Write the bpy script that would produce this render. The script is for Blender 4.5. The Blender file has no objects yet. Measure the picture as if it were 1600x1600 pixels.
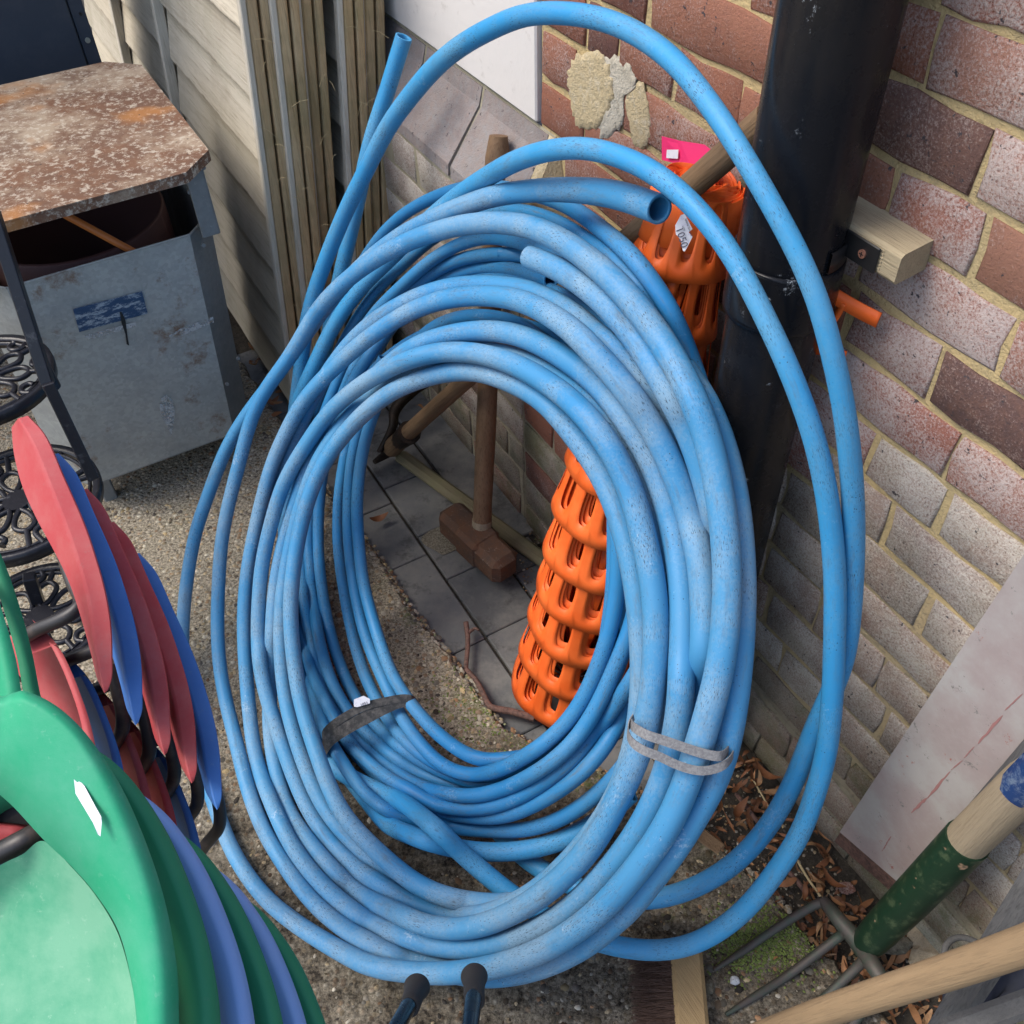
import bpy, math, random
import numpy as np
from mathutils import Vector, Matrix, noise
random.seed(7); RNG=np.random.RandomState(7)
S=bpy.context.scene; COL=S.collection
# ------------------------------------------------------------------ camera
F=1490.; H=1.55
g=np.array([50,1400,F]); g/=np.linalg.norm(g)
AZ=-g; zc=np.array([0,0,1.]); AY=zc-(zc@g)*g; AY/=np.linalg.norm(AY); AX=np.cross(AY,AZ)
def ray(px,py):
    r=np.array([px-800,py-800,F])/F
    return np.array([AX@r,AY@r,AZ@r])
CAM=np.array([0,0,H])
def P(px,py,z): return CAM+ray(px,py)*z
def G(px,py,h=0.):
    r=ray(px,py); return CAM+r*((h-H)/r[2])
v_=ray(-450,-757); D=v_*[1,1,0]; D/=np.linalg.norm(D)      # along the wall, away
N=np.array([D[1],-D[0],0])                                  # towards the wall
UP=np.array([0,0,1.]); WD=0.80
def Wd(px,py,off=0.):
    r=ray(px,py); return CAM+r*((WD-off)/(N@r))
def NQ(n,q,h=0.): return N*n+D*q+UP*h
def Qp(px,py,q):                                            # on vertical plane q
    r=ray(px,py); return CAM+r*(q/(D@r))
cd=bpy.data.cameras.new('camera'); cam=bpy.data.objects.new('camera',cd); COL.objects.link(cam)
cd.sensor_width=36; cd.lens=F/1600*36; cd.clip_end=100; cd.clip_start=.02
cx=np.array([AX[0],AY[0],AZ[0]]); cy=-np.array([AX[1],AY[1],AZ[1]]); cz=-np.array([AX[2],AY[2],AZ[2]])
cam.matrix_world=Matrix(((cx[0],cy[0],cz[0],0),(cx[1],cy[1],cz[1],0),(cx[2],cy[2],cz[2],H),(0,0,0,1)))
S.camera=cam
# ------------------------------------------------------------------ world and sun
SUN_EL=55; SUN_AZ=-92       # azimuth from forward (+Y), negative = left
w=bpy.data.worlds.new('World'); S.world=w; w.use_nodes=True
nt=w.node_tree; bg=nt.nodes['Background']
sky=nt.nodes.new('ShaderNodeTexSky'); sky.sky_type='NISHITA'; sky.sun_disc=False
sky.sun_elevation=math.radians(SUN_EL); sky.sun_rotation=math.radians(SUN_AZ)
sky.air_density=1.0; sky.dust_density=2.5; sky.ozone_density=.8
nt.links.new(sky.outputs[0],bg.inputs[0]); bg.inputs[1].default_value=.15
sl=bpy.data.lights.new('sun','SUN'); sl.energy=1.35; sl.angle=math.radians(28); sl.color=(1,.95,.87)
so=bpy.data.objects.new('sun',sl); COL.objects.link(so)
a=math.radians(SUN_AZ); e=math.radians(SUN_EL)
sv=Vector((math.sin(a)*math.cos(e),math.cos(a)*math.cos(e),math.sin(e)))
so.rotation_euler=sv.to_track_quat('Z','Y').to_euler()
S.view_settings.view_transform='Standard'; S.view_settings.look='None'
S.view_settings.exposure=1.02; S.view_settings.gamma=1
S.render.engine='CYCLES'
S.cycles.max_bounces=6
# ------------------------------------------------------------------ materials
def mat(name,base,rough=.7,metal=0,spec=.5):
    m=bpy.data.materials.new(name); m.use_nodes=True; b=m.node_tree.nodes['Principled BSDF']
    b.inputs['Base Color'].default_value=(*base,1); b.inputs['Roughness'].default_value=rough
    b.inputs['Metallic'].default_value=metal; b.inputs['Specular IOR Level'].default_value=spec
    return m
class NT:
    def __init__(s,m): s.t=m.node_tree; s.b=s.t.nodes['Principled BSDF']; s.co=None
    def n(s,ty,**k):
        x=s.t.nodes.new(ty)
        for a_,v in k.items():
            if a_.startswith('i_'):
                x.inputs[a_[2:].replace('_',' ')].default_value=v
            else: setattr(x,a_,v)
        return x
    def l(s,a_,b_): s.t.links.new(a_,b_)
    def coord(s,kind='Object',scale=(1,1,1)):
        tc=s.n('ShaderNodeTexCoord'); mp=s.n('ShaderNodeMapping'); mp.inputs['Scale'].default_value=scale
        s.l(tc.outputs[kind],mp.inputs['Vector']); return mp.outputs[0]
    def world(s,scale=(1,1,1)):
        tc=s.n('ShaderNodeNewGeometry'); mp=s.n('ShaderNodeMapping'); mp.inputs['Scale'].default_value=scale
        s.l(tc.outputs['Position'],mp.inputs['Vector']); return mp.outputs[0]
    def noise(s,vec,scale,detail=6,rough=.6,out='Fac'):
        x=s.n('ShaderNodeTexNoise'); x.inputs['Scale'].default_value=scale; x.inputs['Detail'].default_value=detail
        x.inputs['Roughness'].default_value=rough; s.l(vec,x.inputs['Vector']); return x.outputs[out]
    def vor(s,vec,scale,out='Distance',feature='F1'):
        x=s.n('ShaderNodeTexVoronoi'); x.feature=feature; x.inputs['Scale'].default_value=scale; s.l(vec,x.inputs['Vector']); return x.outputs[out]
    def ramp(s,fac,stops):
        x=s.n('ShaderNodeValToRGB'); r=x.color_ramp
        while len(r.elements)<len(stops): r.elements.new(.5)
        for el,(p,c) in zip(r.elements,stops):
            el.position=p; el.color=(*(c if hasattr(c,'__len__') else (c,c,c)),1)
        s.l(fac,x.inputs[0]); return x.outputs[0]
    def mix(s,fac,a_,b_,mode='MIX'):
        x=s.n('ShaderNodeMix',data_type='RGBA',blend_type=mode)
        for v,i in ((fac,0),(a_,6),(b_,7)):
            if hasattr(v,'is_linked') or hasattr(v,'links'): s.l(v,x.inputs[i])
            else: x.inputs[i].default_value=(*v,1) if hasattr(v,'__len__') else v
        return x.outputs[2]
    def math(s,op,a_,b_=0.):
        x=s.n('ShaderNodeMath',operation=op)
        for v,i in ((a_,0),(b_,1)):
            if hasattr(v,'links'): s.l(v,x.inputs[i])
            else: x.inputs[i].default_value=v
        return x.outputs[0]
    def col(s,c): s.l(c,s.b.inputs['Base Color'])
    def rough(s,c): s.l(c,s.b.inputs['Roughness'])
    def bump(s,h,strength=.3,dist=.002):
        x=s.n('ShaderNodeBump'); x.inputs['Strength'].default_value=strength; x.inputs['Distance'].default_value=dist
        s.l(h,x.inputs['Height']); s.l(x.outputs[0],s.b.inputs['Normal'])
M={}
def hose_mat(name,c1,c2,fade,fadeamt,speck):
    m=mat(name,c1,.5,0,.3); t=NT(m)
    uv=t.n('ShaderNodeUVMap').outputs[0]
    mp=t.n('ShaderNodeMapping'); mp.inputs['Scale'].default_value=(1.,1.,1); t.l(uv,mp.inputs[0])
    mps=t.n('ShaderNodeMapping'); mps.inputs['Scale'].default_value=(34.,5.,1); t.l(uv,mps.inputs[0])
    wv=t.world()
    low=t.noise(wv,7,4,.6); low2=t.noise(wv,3,3,.5)
    fine=t.noise(wv,260,3,.7); streak=t.noise(mps.outputs[0],3,6,.75)
    c=t.mix(t.ramp(low2,[(.35,0),(.65,1)]),c1,c2)
    f=t.math('MULTIPLY',t.ramp(t.math('ADD',low,t.math('MULTIPLY',fine,.35)),[(.60,0),(.82,1)]),fadeamt)
    c=t.mix(f,c,fade)
    # pale chalky abrasion
    ab=t.math('MULTIPLY',t.ramp(t.noise(wv,11,8,.78),[(.60,0),(.66,1)]),t.ramp(fine,[(.45,0),(.6,1)]))
    c=t.mix(t.math('MULTIPLY',ab,.55*fadeamt),c,(.45,.56,.66))
    # grime
    gr=t.math('MULTIPLY',t.ramp(streak,[(.50,0),(.66,1)]),t.ramp(t.noise(wv,9,5,.7),[(.40,0),(.60,1)]))
    c=t.mix(t.math('MULTIPLY',gr,.32+speck*.38),c,(.10,.13,.15))
    sp=t.math('MULTIPLY',t.ramp(t.noise(mps.outputs[0],30,2,.6),[(.58,0),(.64,1)]),t.ramp(t.noise(wv,14,3,.6),[(.45,0),(.60,1)]))
    sp2=t.math('MULTIPLY',t.ramp(t.vor(wv,210),[(.13,1),(.19,0)]),t.ramp(t.noise(wv,25,3,.6),[(.54,0),(.64,1)]))
    c=t.mix(t.math('MULTIPLY',t.math('MAXIMUM',sp,sp2),.5+speck*.5),c,(.02,.03,.04))
    t.col(c)
    t.rough(t.ramp(t.math('ADD',f,gr),[(0,.46),(1,.75)]))
    t.bump(t.math('ADD',fine,streak),.12,.0008)
    return m
M['hose_front']=hose_mat('faded_blue_plastic',(.036,.212,.43),(.06,.235,.42),(.18,.30,.41),.9,.7)
M['hose_rear']=hose_mat('blue_plastic_grimy',(.018,.180,.42),(.030,.205,.42),(.09,.24,.39),.5,1.0)
M['hose_loop']=hose_mat('bright_blue_plastic',(.028,.238,.49),(.040,.258,.49),(.12,.30,.45),.55,.7)
M['hose_inside']=mat('hose_bore',(.12,.22,.42),.5)
def brick_mat(name,stops,white,wlo,whi,dirt=.3,green=0):
    m=mat(name,(.3,.15,.1),.9,0,.15); t=NT(m)
    oi=t.n('ShaderNodeObjectInfo'); wv=t.world()
    base=t.ramp(oi.outputs['Random'],stops)
    off=t.n('ShaderNodeVectorMath',operation='ADD'); 
    comb=t.n('ShaderNodeCombineXYZ'); t.l(t.math('MULTIPLY',oi.outputs['Random'],37.),comb.inputs[0]); t.l(wv,off.inputs[0]); t.l(comb.outputs[0],off.inputs[1])
    v=off.outputs[0]
    n1=t.noise(v,18,8,.75); n2=t.noise(v,330,3,.8); n3=t.noise(v,60,7,.8)
    c=t.mix(t.ramp(n3,[(.35,0),(.7,1)]),base,t.mix(.4,base,(.30,.15,.095)))
    c=t.mix(t.math('MULTIPLY',t.ramp(n1,[(.45,0),(.75,1)]),.6),c,t.mix(.7,base,(.10,.06,.06)))
    thr=t.math('ADD',t.math('MULTIPLY',n1,.26),t.math('ADD',t.math('MULTIPLY',n2,.52),t.math('MULTIPLY',t.noise(v,7,3,.5),.30)))
    wf=t.ramp(thr,[(wlo,0),(whi,1)])
    c=t.mix(t.math('MULTIPLY',wf,.85),c,white)
    c=t.mix(t.ramp(n2,[(.30,1),(.40,0)]),c,t.mix(.6,base,(.05,.035,.03)))
    c=t.mix(t.ramp(t.noise(v,70,3,.8),[(.64,0),(.69,1)]),c,(.07,.06,.065))
    if green: c=t.mix(t.math('MULTIPLY',t.ramp(t.noise(wv,9,5,.7),[(.46,0),(.62,1)]),green),c,(.085,.11,.035))
    t.col(c)
    t.bump(t.math('ADD',t.math('MULTIPLY',n1,.6),t.math('ADD',t.math('MULTIPLY',n3,.7),t.math('MULTIPLY',n2,.5))),.9,.005)
    return m
M['brick_red']=brick_mat('red_brick',[(0,(.25,.095,.06)),(.35,(.30,.135,.09)),(.6,(.23,.085,.055)),(.82,(.09,.06,.06)),(1,(.32,.16,.11))],(.44,.35,.31),.545,.68)
M['brick_pink']=brick_mat('pink_brick',[(0,(.30,.15,.115)),(.25,(.31,.11,.08)),(.5,(.22,.15,.135)),(.75,(.33,.18,.14)),(1,(.28,.12,.095))],(.50,.43,.40),.47,.60)
M['brick_grey']=brick_mat('weathered_brick',[(0,(.30,.21,.175)),(.3,(.24,.195,.175)),(.6,(.31,.24,.20)),(.85,(.19,.095,.08)),(1,(.27,.245,.205))],(.54,.50,.44),.45,.60,green=.15)
M['brick_low']=brick_mat('damp_brick',[(0,(.21,.17,.13)),(.5,(.18,.155,.115)),(1,(.25,.12,.085))],(.38,.36,.30),.47,.66,green=.5)
M['brick_blue']=brick_mat('grey_plinth_brick',[(0,(.255,.245,.245)),(.5,(.30,.285,.275)),(1,(.235,.23,.235))],(.42,.39,.37),.60,.85)
def mortar_mat(name,ca,cb,cc):
    m=mat(name,ca,.95,0,.1); t=NT(m); wv=t.world()
    c=t.mix(t.ramp(t.noise(wv,5,5,.6),[(.4,0),(.65,1)]),ca,cb)
    c=t.mix(t.math('MULTIPLY',t.ramp(t.noise(wv,60,6,.75),[(.52,0),(.66,1)]),.6),c,cc)
    t.col(c); t.bump(t.math('ADD',t.noise(wv,45,8,.75),t.noise(wv,220,3,.7)),.9,.004); return m
M['mortar']=mortar_mat('yellow_mortar',(.54,.41,.21),(.43,.34,.185),(.27,.225,.14))
M['mortar_grey']=mortar_mat('grey_mortar',(.25,.22,.16),(.31,.27,.19),(.12,.115,.08))
M['mortar_patch']=mortar_mat('smeared_mortar',(.48,.39,.24),(.38,.31,.19),(.56,.50,.38))
M['render']=mat('white_render',(.72,.68,.64),.9,0,.15); t=NT(M['render']); wv=t.world()
t.col(t.mix(t.ramp(t.noise(wv,30,6,.7),[(.60,0),(.72,1)]),(.62,.585,.55),(.50,.465,.43))); t.bump(t.noise(wv,60,6,.6),.35,.003)
def wood_mat(name,ca,cb,cc,axis,rough=.85,gs=60,green=0,crack=1,lap_shade=0):
    # axis: world direction of the grain; noise stretched along it
    m=mat(name,ca,rough,0,.2); t=NT(m)
    gm=t.n('ShaderNodeNewGeometry'); 
    def dot(vec):
        x=t.n('ShaderNodeVectorMath',operation='DOT_PRODUCT'); t.l(gm.outputs['Position'],x.inputs[0]); x.inputs[1].default_value=tuple(vec); return x.outputs['Value']
    ax=np.array(axis,float); ax/=np.linalg.norm(ax)
    o=np.array([0,0,1.]) if abs(ax[2])<.8 else np.array([1.,0,0]); b1=np.cross(ax,o); b1/=np.linalg.norm(b1); b2=np.cross(ax,b1)
    cb_=t.n('ShaderNodeCombineXYZ'); t.l(t.math('MULTIPLY',dot(ax),.045),cb_.inputs[0]); t.l(dot(b1),cb_.inputs[1]); t.l(dot(b2),cb_.inputs[2])
    oi=t.n('ShaderNodeObjectInfo'); ad=t.n('ShaderNodeVectorMath',operation='ADD'); cx_=t.n('ShaderNodeCombineXYZ'); t.l(t.math('MULTIPLY',oi.outputs['Random'],9.),cx_.inputs[0]); t.l(cb_.outputs[0],ad.inputs[0]); t.l(cx_.outputs[0],ad.inputs[1])
    v=ad.outputs[0]; g1=t.noise(v,gs,8,.7); g2=t.noise(v,gs*5,4,.7); wv=t.world()
    c=t.mix(t.ramp(g1,[(.35,0),(.65,1)]),ca,cb); c=t.mix(t.math('MULTIPLY',t.ramp(g2,[(.50,0),(.68,1)]),.6*crack),c,cc)
    c=t.mix(t.math('MULTIPLY',t.ramp(t.noise(wv,7,4,.6),[(.5,0),(.7,1)]),.4),c,cc)
    if green: c=t.mix(t.math('MULTIPLY',t.ramp(t.noise(wv,10,5,.7),[(.45,0),(.6,1)]),green),c,(.12,.15,.05))
    c=t.mix(t.math('MULTIPLY',oi.outputs['Random'],.45),c,t.mix(.5,cb,cc))
    if lap_shade:
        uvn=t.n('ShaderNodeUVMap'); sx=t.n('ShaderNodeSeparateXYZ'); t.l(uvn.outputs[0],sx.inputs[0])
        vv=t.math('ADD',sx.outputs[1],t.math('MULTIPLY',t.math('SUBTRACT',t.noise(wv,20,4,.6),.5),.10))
        c=t.mix(t.ramp(vv,[(.60,0),(.76,.35),(.83,.9)]),c,(.085,.065,.04)); c=t.mix(t.ramp(vv,[(0,.8),(.045,0)]),c,(.12,.09,.06))  # lap shadow painted as a dark strip, with a dark-stained board edge
    t.col(c); t.bump(t.math('ADD',g1,g2),.6,.0025); return m
M['board_wood']=wood_mat('pale_fence_board',(.60,.54,.43),(.50,.45,.35),(.30,.25,.18),D,gs=45,lap_shade=1)
M['board_wood2']=wood_mat('grey_fence_board',(.54,.49,.40),(.45,.41,.33),(.27,.23,.17),D,gs=45,green=.15,lap_shade=1)
M['stile_wood']=wood_mat('pale_stile',(.60,.56,.48),(.50,.46,.38),(.30,.26,.19),UP,gs=60)
M['stile_brown']=wood_mat('brown_stile',(.47,.31,.155),(.52,.39,.23),(.16,.11,.055),UP,gs=70,green=.25)
M['handle_a']=wood_mat('dark_ash_handle',(.17,.10,.055),(.22,.14,.08),(.07,.04,.025),UP,.6,70)
M['handle_b']=wood_mat('brown_ash_handle',(.27,.175,.10),(.20,.125,.07),(.06,.04,.025),P(1190,185,1.06)-G(610,700),.65,60)
M['batten']=wood_mat('grey_green_batten',(.25,.22,.14),(.19,.16,.10),(.09,.08,.05),G(845,865)-G(620,700),.8,70,green=.3)
M['block_wood']=wood_mat('weathered_block',(.46,.38,.25),(.38,.31,.20),(.14,.11,.07),D,.85,110)
M['pole_wood']=wood_mat('pale_pole',(.36,.25,.14),(.28,.19,.105),(.13,.09,.055),P(1600,1480,.8)-P(1220,1600,1.05),.7,60)
M['fork_wood']=wood_mat('weathered_ash',(.38,.31,.21),(.29,.235,.16),(.15,.115,.075),P(1600,1210,1.0)-P(1350,1480,1.35),.75,110)
M['grey_wood']=wood_mat('grey_old_wood',(.085,.085,.09),(.13,.128,.125),(.035,.035,.035),P(1600,1400,.8)-P(1470,1600,1.0),.75,80)
M['broom_wood']=wood_mat('broom_block_wood',(.38,.27,.13),(.31,.21,.10),(.17,.11,.06),D,.75,60)
def galv(name,ca,cb,cc,rust):
    m=mat(name,ca,.5,.15,.5); t=NT(m); wv=t.world()
    v1=t.vor(wv,140,'Color'); sep=t.n('ShaderNodeSeparateColor'); t.l(v1,sep.inputs[0])
    c=t.mix(t.math('MULTIPLY',sep.outputs[0],.5),ca,cb)
    c=t.mix(t.math('MULTIPLY',t.ramp(t.noise(wv,9,7,.7),[(.45,0),(.7,1)]),.55),c,cc)
    c=t.mix(t.math('MULTIPLY',t.ramp(t.noise(wv,90,4,.75),[(.62,0),(.70,1)]),.5),c,(.33,.33,.31))
    r=t.math('MULTIPLY',t.ramp(t.noise(wv,8,8,.75),[(.56,0),(.66,1)]),rust)
    c=t.mix(r,c,(.15,.075,.035)); t.col(c)
    t.rough(t.ramp(t.noise(wv,30,5,.6),[(.3,.42),(.7,.68)])); t.bump(t.noise(wv,70,5,.6),.12,.001); return m
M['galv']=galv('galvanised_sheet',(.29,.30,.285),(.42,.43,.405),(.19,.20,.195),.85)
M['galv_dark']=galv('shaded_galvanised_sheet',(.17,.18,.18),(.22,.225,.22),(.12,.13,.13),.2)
M['rust']=mat('rusty_plate',(.3,.15,.08),.8,.1,.3); t=NT(M['rust']); wv=t.world()
c=t.mix(t.ramp(t.noise(wv,5,8,.7),[(.46,0),(.60,1)]),(.165,.085,.05),(.34,.265,.19))
c=t.mix(t.math('MULTIPLY',t.ramp(t.noise(wv,9,9,.72),[(.47,0),(.58,1)]),.8),c,(.13,.07,.045))
c=t.mix(t.math('MULTIPLY',t.ramp(t.noise(wv,70,6,.8),[(.52,0),(.60,1)]),.7),c,(.52,.46,.37))
c=t.mix(t.math('MULTIPLY',t.ramp(t.noise(wv,6,3,.5),[(.60,0),(.70,1)]),.6),c,(.42,.18,.05))
c=t.mix(t.ramp(t.vor(wv,38),[(.05,1),(.09,0)]),c,(.06,.045,.04))
t.col(c); t.bump(t.noise(wv,90,6,.75),.5,.002)
M['navy']=mat('slate_blue_paint',(.028,.040,.062),.45); t=NT(M['navy']); wv=t.world(); t.col(t.mix(t.ramp(t.noise(wv,14,6,.7),[(.5,0),(.75,1)]),(.028,.040,.062),(.045,.055,.075)))
M['pvc']=mat('black_pvc',(.008,.008,.011),.30,0,.22); t=NT(M['pvc']); wv=t.world((1,1,.25)); w2=t.world()
c=t.mix(t.math('MULTIPLY',t.ramp(t.noise(wv,12,6,.7),[(.45,0),(.7,1)]),.7),(.008,.009,.012),(.026,.022,.019))
c=t.mix(t.math('MULTIPLY',t.ramp(t.noise(w2,48,7,.82),[(.63,0),(.68,1)]),t.ramp(t.noise(w2,7,2,.5),[(.47,0),(.58,1)])),c,(.32,.35,.38))
t.col(c); t.rough(t.ramp(t.noise(w2,20,6,.7),[(.35,.16),(.7,.42)])); t.bump(t.noise(w2,120,3,.6),.05,.0006)
M['black']=mat('black_bracket_paint',(.010,.010,.011),.4)
M['iron']=mat('black_cast_iron',(.008,.008,.011),.33,0,.4); t=NT(M['iron']); wv=t.world(); t.bump(t.noise(wv,80,5,.7),.35,.002); t.col(t.mix(t.ramp(t.noise(wv,40,5,.7),[(.6,0),(.7,1)]),(.012,.012,.016),(.05,.05,.055)))
M['tube']=mat('dark_brown_steel_tube',(.030,.024,.022),.45); t=NT(M['tube']); wv=t.world(); t.col(t.mix(t.ramp(t.noise(wv,30,6,.7),[(.5,0),(.7,1)]),(.022,.019,.019),(.075,.055,.045)))
M['rubber']=mat('black_rubber',(.022,.020,.020),.75)
M['strap_black']=mat('black_rubber_tie',(.045,.042,.040),.6); t=NT(M['strap_black']); wv=t.world(); t.col(t.mix(t.ramp(t.noise(wv,90,5,.7),[(.45,0),(.7,1)]),(.025,.024,.023),(.11,.10,.09)))
M['strap_grey']=mat('grey_woven_strap',(.20,.20,.205),.85); t=NT(M['strap_grey']); wv=t.world(); t.col(t.mix(t.ramp(t.noise(wv,300,3,.7),[(.4,0),(.6,1)]),(.15,.15,.155),(.22,.22,.22))); t.bump(t.noise(wv,500,2,.5),.6,.001)
def plastic(name,ca,cb,cc,amt=.5,rough=.5,sc=18):
    m=mat(name,ca,rough,0,.35); t=NT(m); wv=t.world()
    c=t.mix(t.math('MULTIPLY',t.ramp(t.noise(wv,sc,7,.7),[(.42,0),(.68,1)]),amt),ca,cb)
    c=t.mix(t.math('MULTIPLY',t.ramp(t.noise(wv,110,5,.75),[(.60,0),(.70,1)]),.35),c,cc)
    t.col(c); t.bump(t.noise(wv,700,2,.5),.18,.0006); return m
M['red_pl']=plastic('faded_red_plastic',(.42,.055,.06),(.44,.11,.105),(.28,.14,.125),.8,.65)
M['blue_pl']=plastic('blue_chair_plastic',(.045,.16,.46),(.07,.20,.50),(.15,.24,.40),.6,.5)
M['lilac_pl']=plastic('faded_blue_chair_plastic',(.20,.34,.66),(.25,.38,.66),(.28,.36,.52),.5,.5)
M['green_pl']=plastic('green_chair_plastic',(.018,.31,.150),(.085,.35,.22),(.16,.38,.27),.8,.6,8)
M['green_seat']=plastic('chalky_green_plastic',(.15,.37,.23),(.045,.28,.15),(.34,.50,.37),.85,.75,11)
M['dgreen_pl']=plastic('deep_green_chair_plastic',(.022,.21,.10),(.04,.24,.125),(.06,.20,.11),.5,.6)
def orange_mat():
    m=mat('orange_polythene',(.88,.15,.020),.5,0,.35); t=NT(m); wv=t.world()
    t.col(t.mix(t.ramp(t.noise(wv,20,4,.6),[(.4,0),(.7,1)]),(.78,.118,.016),(.84,.16,.030))); t.b.inputs['Subsurface Weight'].default_value=0
    return m
M['orange']=orange_mat()
M['paper']=mat('white_sticker',(.66,.66,.70),.6); t=NT(M['paper']); wv=t.world(); t.col(t.mix(t.ramp(t.noise(wv,160,5,.7),[(.55,0),(.68,1)]),(.66,.66,.70),(.50,.48,.60))); M['ink']=mat('sticker_print',(.03,.03,.06),.6)
M['pink']=mat('pink_plastic_tag',(.70,.03,.14),.35)
M['rod_orange']=mat('orange_painted_rod',(.50,.15,.03),.5)
M['drum']=mat('dark_red_drum',(.055,.020,.018),.7)
M['rusty_iron']=mat('rusted_hammer_iron',(.14,.07,.04),.85,.2,.3); t=NT(M['rusty_iron']); wv=t.world()
c=t.mix(t.ramp(t.noise(wv,25,8,.75),[(.4,0),(.62,1)]),(.15,.075,.042),(.10,.065,.048)); c=t.mix(t.math('MULTIPLY',t.ramp(t.noise(wv,90,5,.8),[(.58,0),(.68,1)]),.7),c,(.26,.20,.15)); t.col(c); t.bump(t.noise(wv,70,7,.7),.6,.003)
M['dark_iron']=mat('dark_pick_iron',(.035,.026,.02),.6,.5,.4); t=NT(M['dark_iron']); wv=t.world(); t.col(t.mix(t.ramp(t.noise(wv,30,6,.7),[(.45,0),(.7,1)]),(.030,.024,.020),(.075,.05,.035)))
M['fork_green']=mat('dark_green_enamel',(.008,.045,.022),.45); t=NT(M['fork_green']); wv=t.world()
c=t.mix(t.ramp(t.noise(wv,40,7,.75),[(.54,0),(.64,1)]),(.006,.026,.012),(.045,.07,.035)); c=t.mix(t.ramp(t.noise(wv,28,3,.6),[(.66,0),(.69,1)]),c,(.30,.19,.12)); t.col(c)
M['tine']=mat('worn_tine_steel',(.07,.065,.055),.6,.4); t=NT(M['tine']); wv=t.world(); t.col(t.mix(t.ramp(t.noise(wv,40,7,.75),[(.45,0),(.62,1)]),(.085,.07,.06),(.055,.075,.055)))
M['paint_board']=mat('worn_white_board',(.5,.46,.45),.7,0,.25); t=NT(M['paint_board']); wv=t.world()
c=t.mix(t.math('MULTIPLY',t.ramp(t.noise(wv,8,5,.6),[(.42,0),(.62,1)]),.75),(.37,.35,.33),(.34,.235,.225)); c=t.mix(t.math('MULTIPLY',t.ramp(t.noise(wv,4,6,.7),[(.45,0),(.65,1)]),.6),c,(.27,.25,.235))
st=t.world((1,1,1)); sc=t.noise(st,34,9,.82)
c=t.mix(t.ramp(sc,[(.60,0),(.615,1)]),c,(.17,.16,.15)); c=t.mix(t.ramp(t.noise(wv,23,9,.8),[(.635,0),(.65,1)]),c,(.30,.12,.10))
c=t.mix(t.math('MULTIPLY',t.ramp(t.noise(wv,120,5,.7),[(.5,0),(.7,1)]),.35),c,(.36,.33,.31)); t.col(c); t.bump(sc,.25,.002)
M['red_scratch']=mat('red_paint_showing',(.30,.14,.13),.8)
M['slate']=mat('dark_slate_paver',(.07,.072,.075),.6,0,.35); t=NT(M['slate']); wv=t.world(); oi=t.n('ShaderNodeObjectInfo')
c=t.mix(t.math('MULTIPLY',oi.outputs['Random'],.7),(.095,.097,.098),(.15,.15,.148))
c=t.mix(t.math('MULTIPLY',t.ramp(t.noise(wv,9,8,.75),[(.42,0),(.62,1)]),.65),c,(.21,.20,.18)); c=t.mix(t.math('MULTIPLY',t.ramp(t.noise(wv,14,7,.75),[(.54,0),(.64,1)]),.7),c,(.055,.055,.052)); c=t.mix(t.ramp(t.noise(wv,60,6,.8),[(.66,0),(.74,1)]),c,(.24,.22,.19))
t.col(c); t.bump(t.noise(wv,30,8,.65),.3,.002); t.rough(t.ramp(t.noise(wv,12,4,.6),[(.3,.45),(.7,.8)]))
M['sand']=mat('sandy_patch',(.2,.17,.12),.95); t=NT(M['sand']); wv=t.world(); t.col(t.mix(t.ramp(t.noise(wv,400,3,.8),[(.42,0),(.6,1)]),(.10,.085,.06),(.30,.26,.19))); t.bump(t.noise(wv,300,3,.8),.8,.003)
M['soil']=mat('dark_soil',(.04,.032,.024),.95); t=NT(M['soil']); wv=t.world()
c=t.mix(t.ramp(t.noise(wv,60,8,.8),[(.4,0),(.7,1)]),(.028,.023,.018),(.085,.07,.05)); c=t.mix(t.ramp(t.noise(wv,260,3,.8),[(.66,0),(.70,1)]),c,(.30,.27,.22)); t.col(c); t.bump(t.noise(wv,90,8,.8),1,.006)
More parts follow.
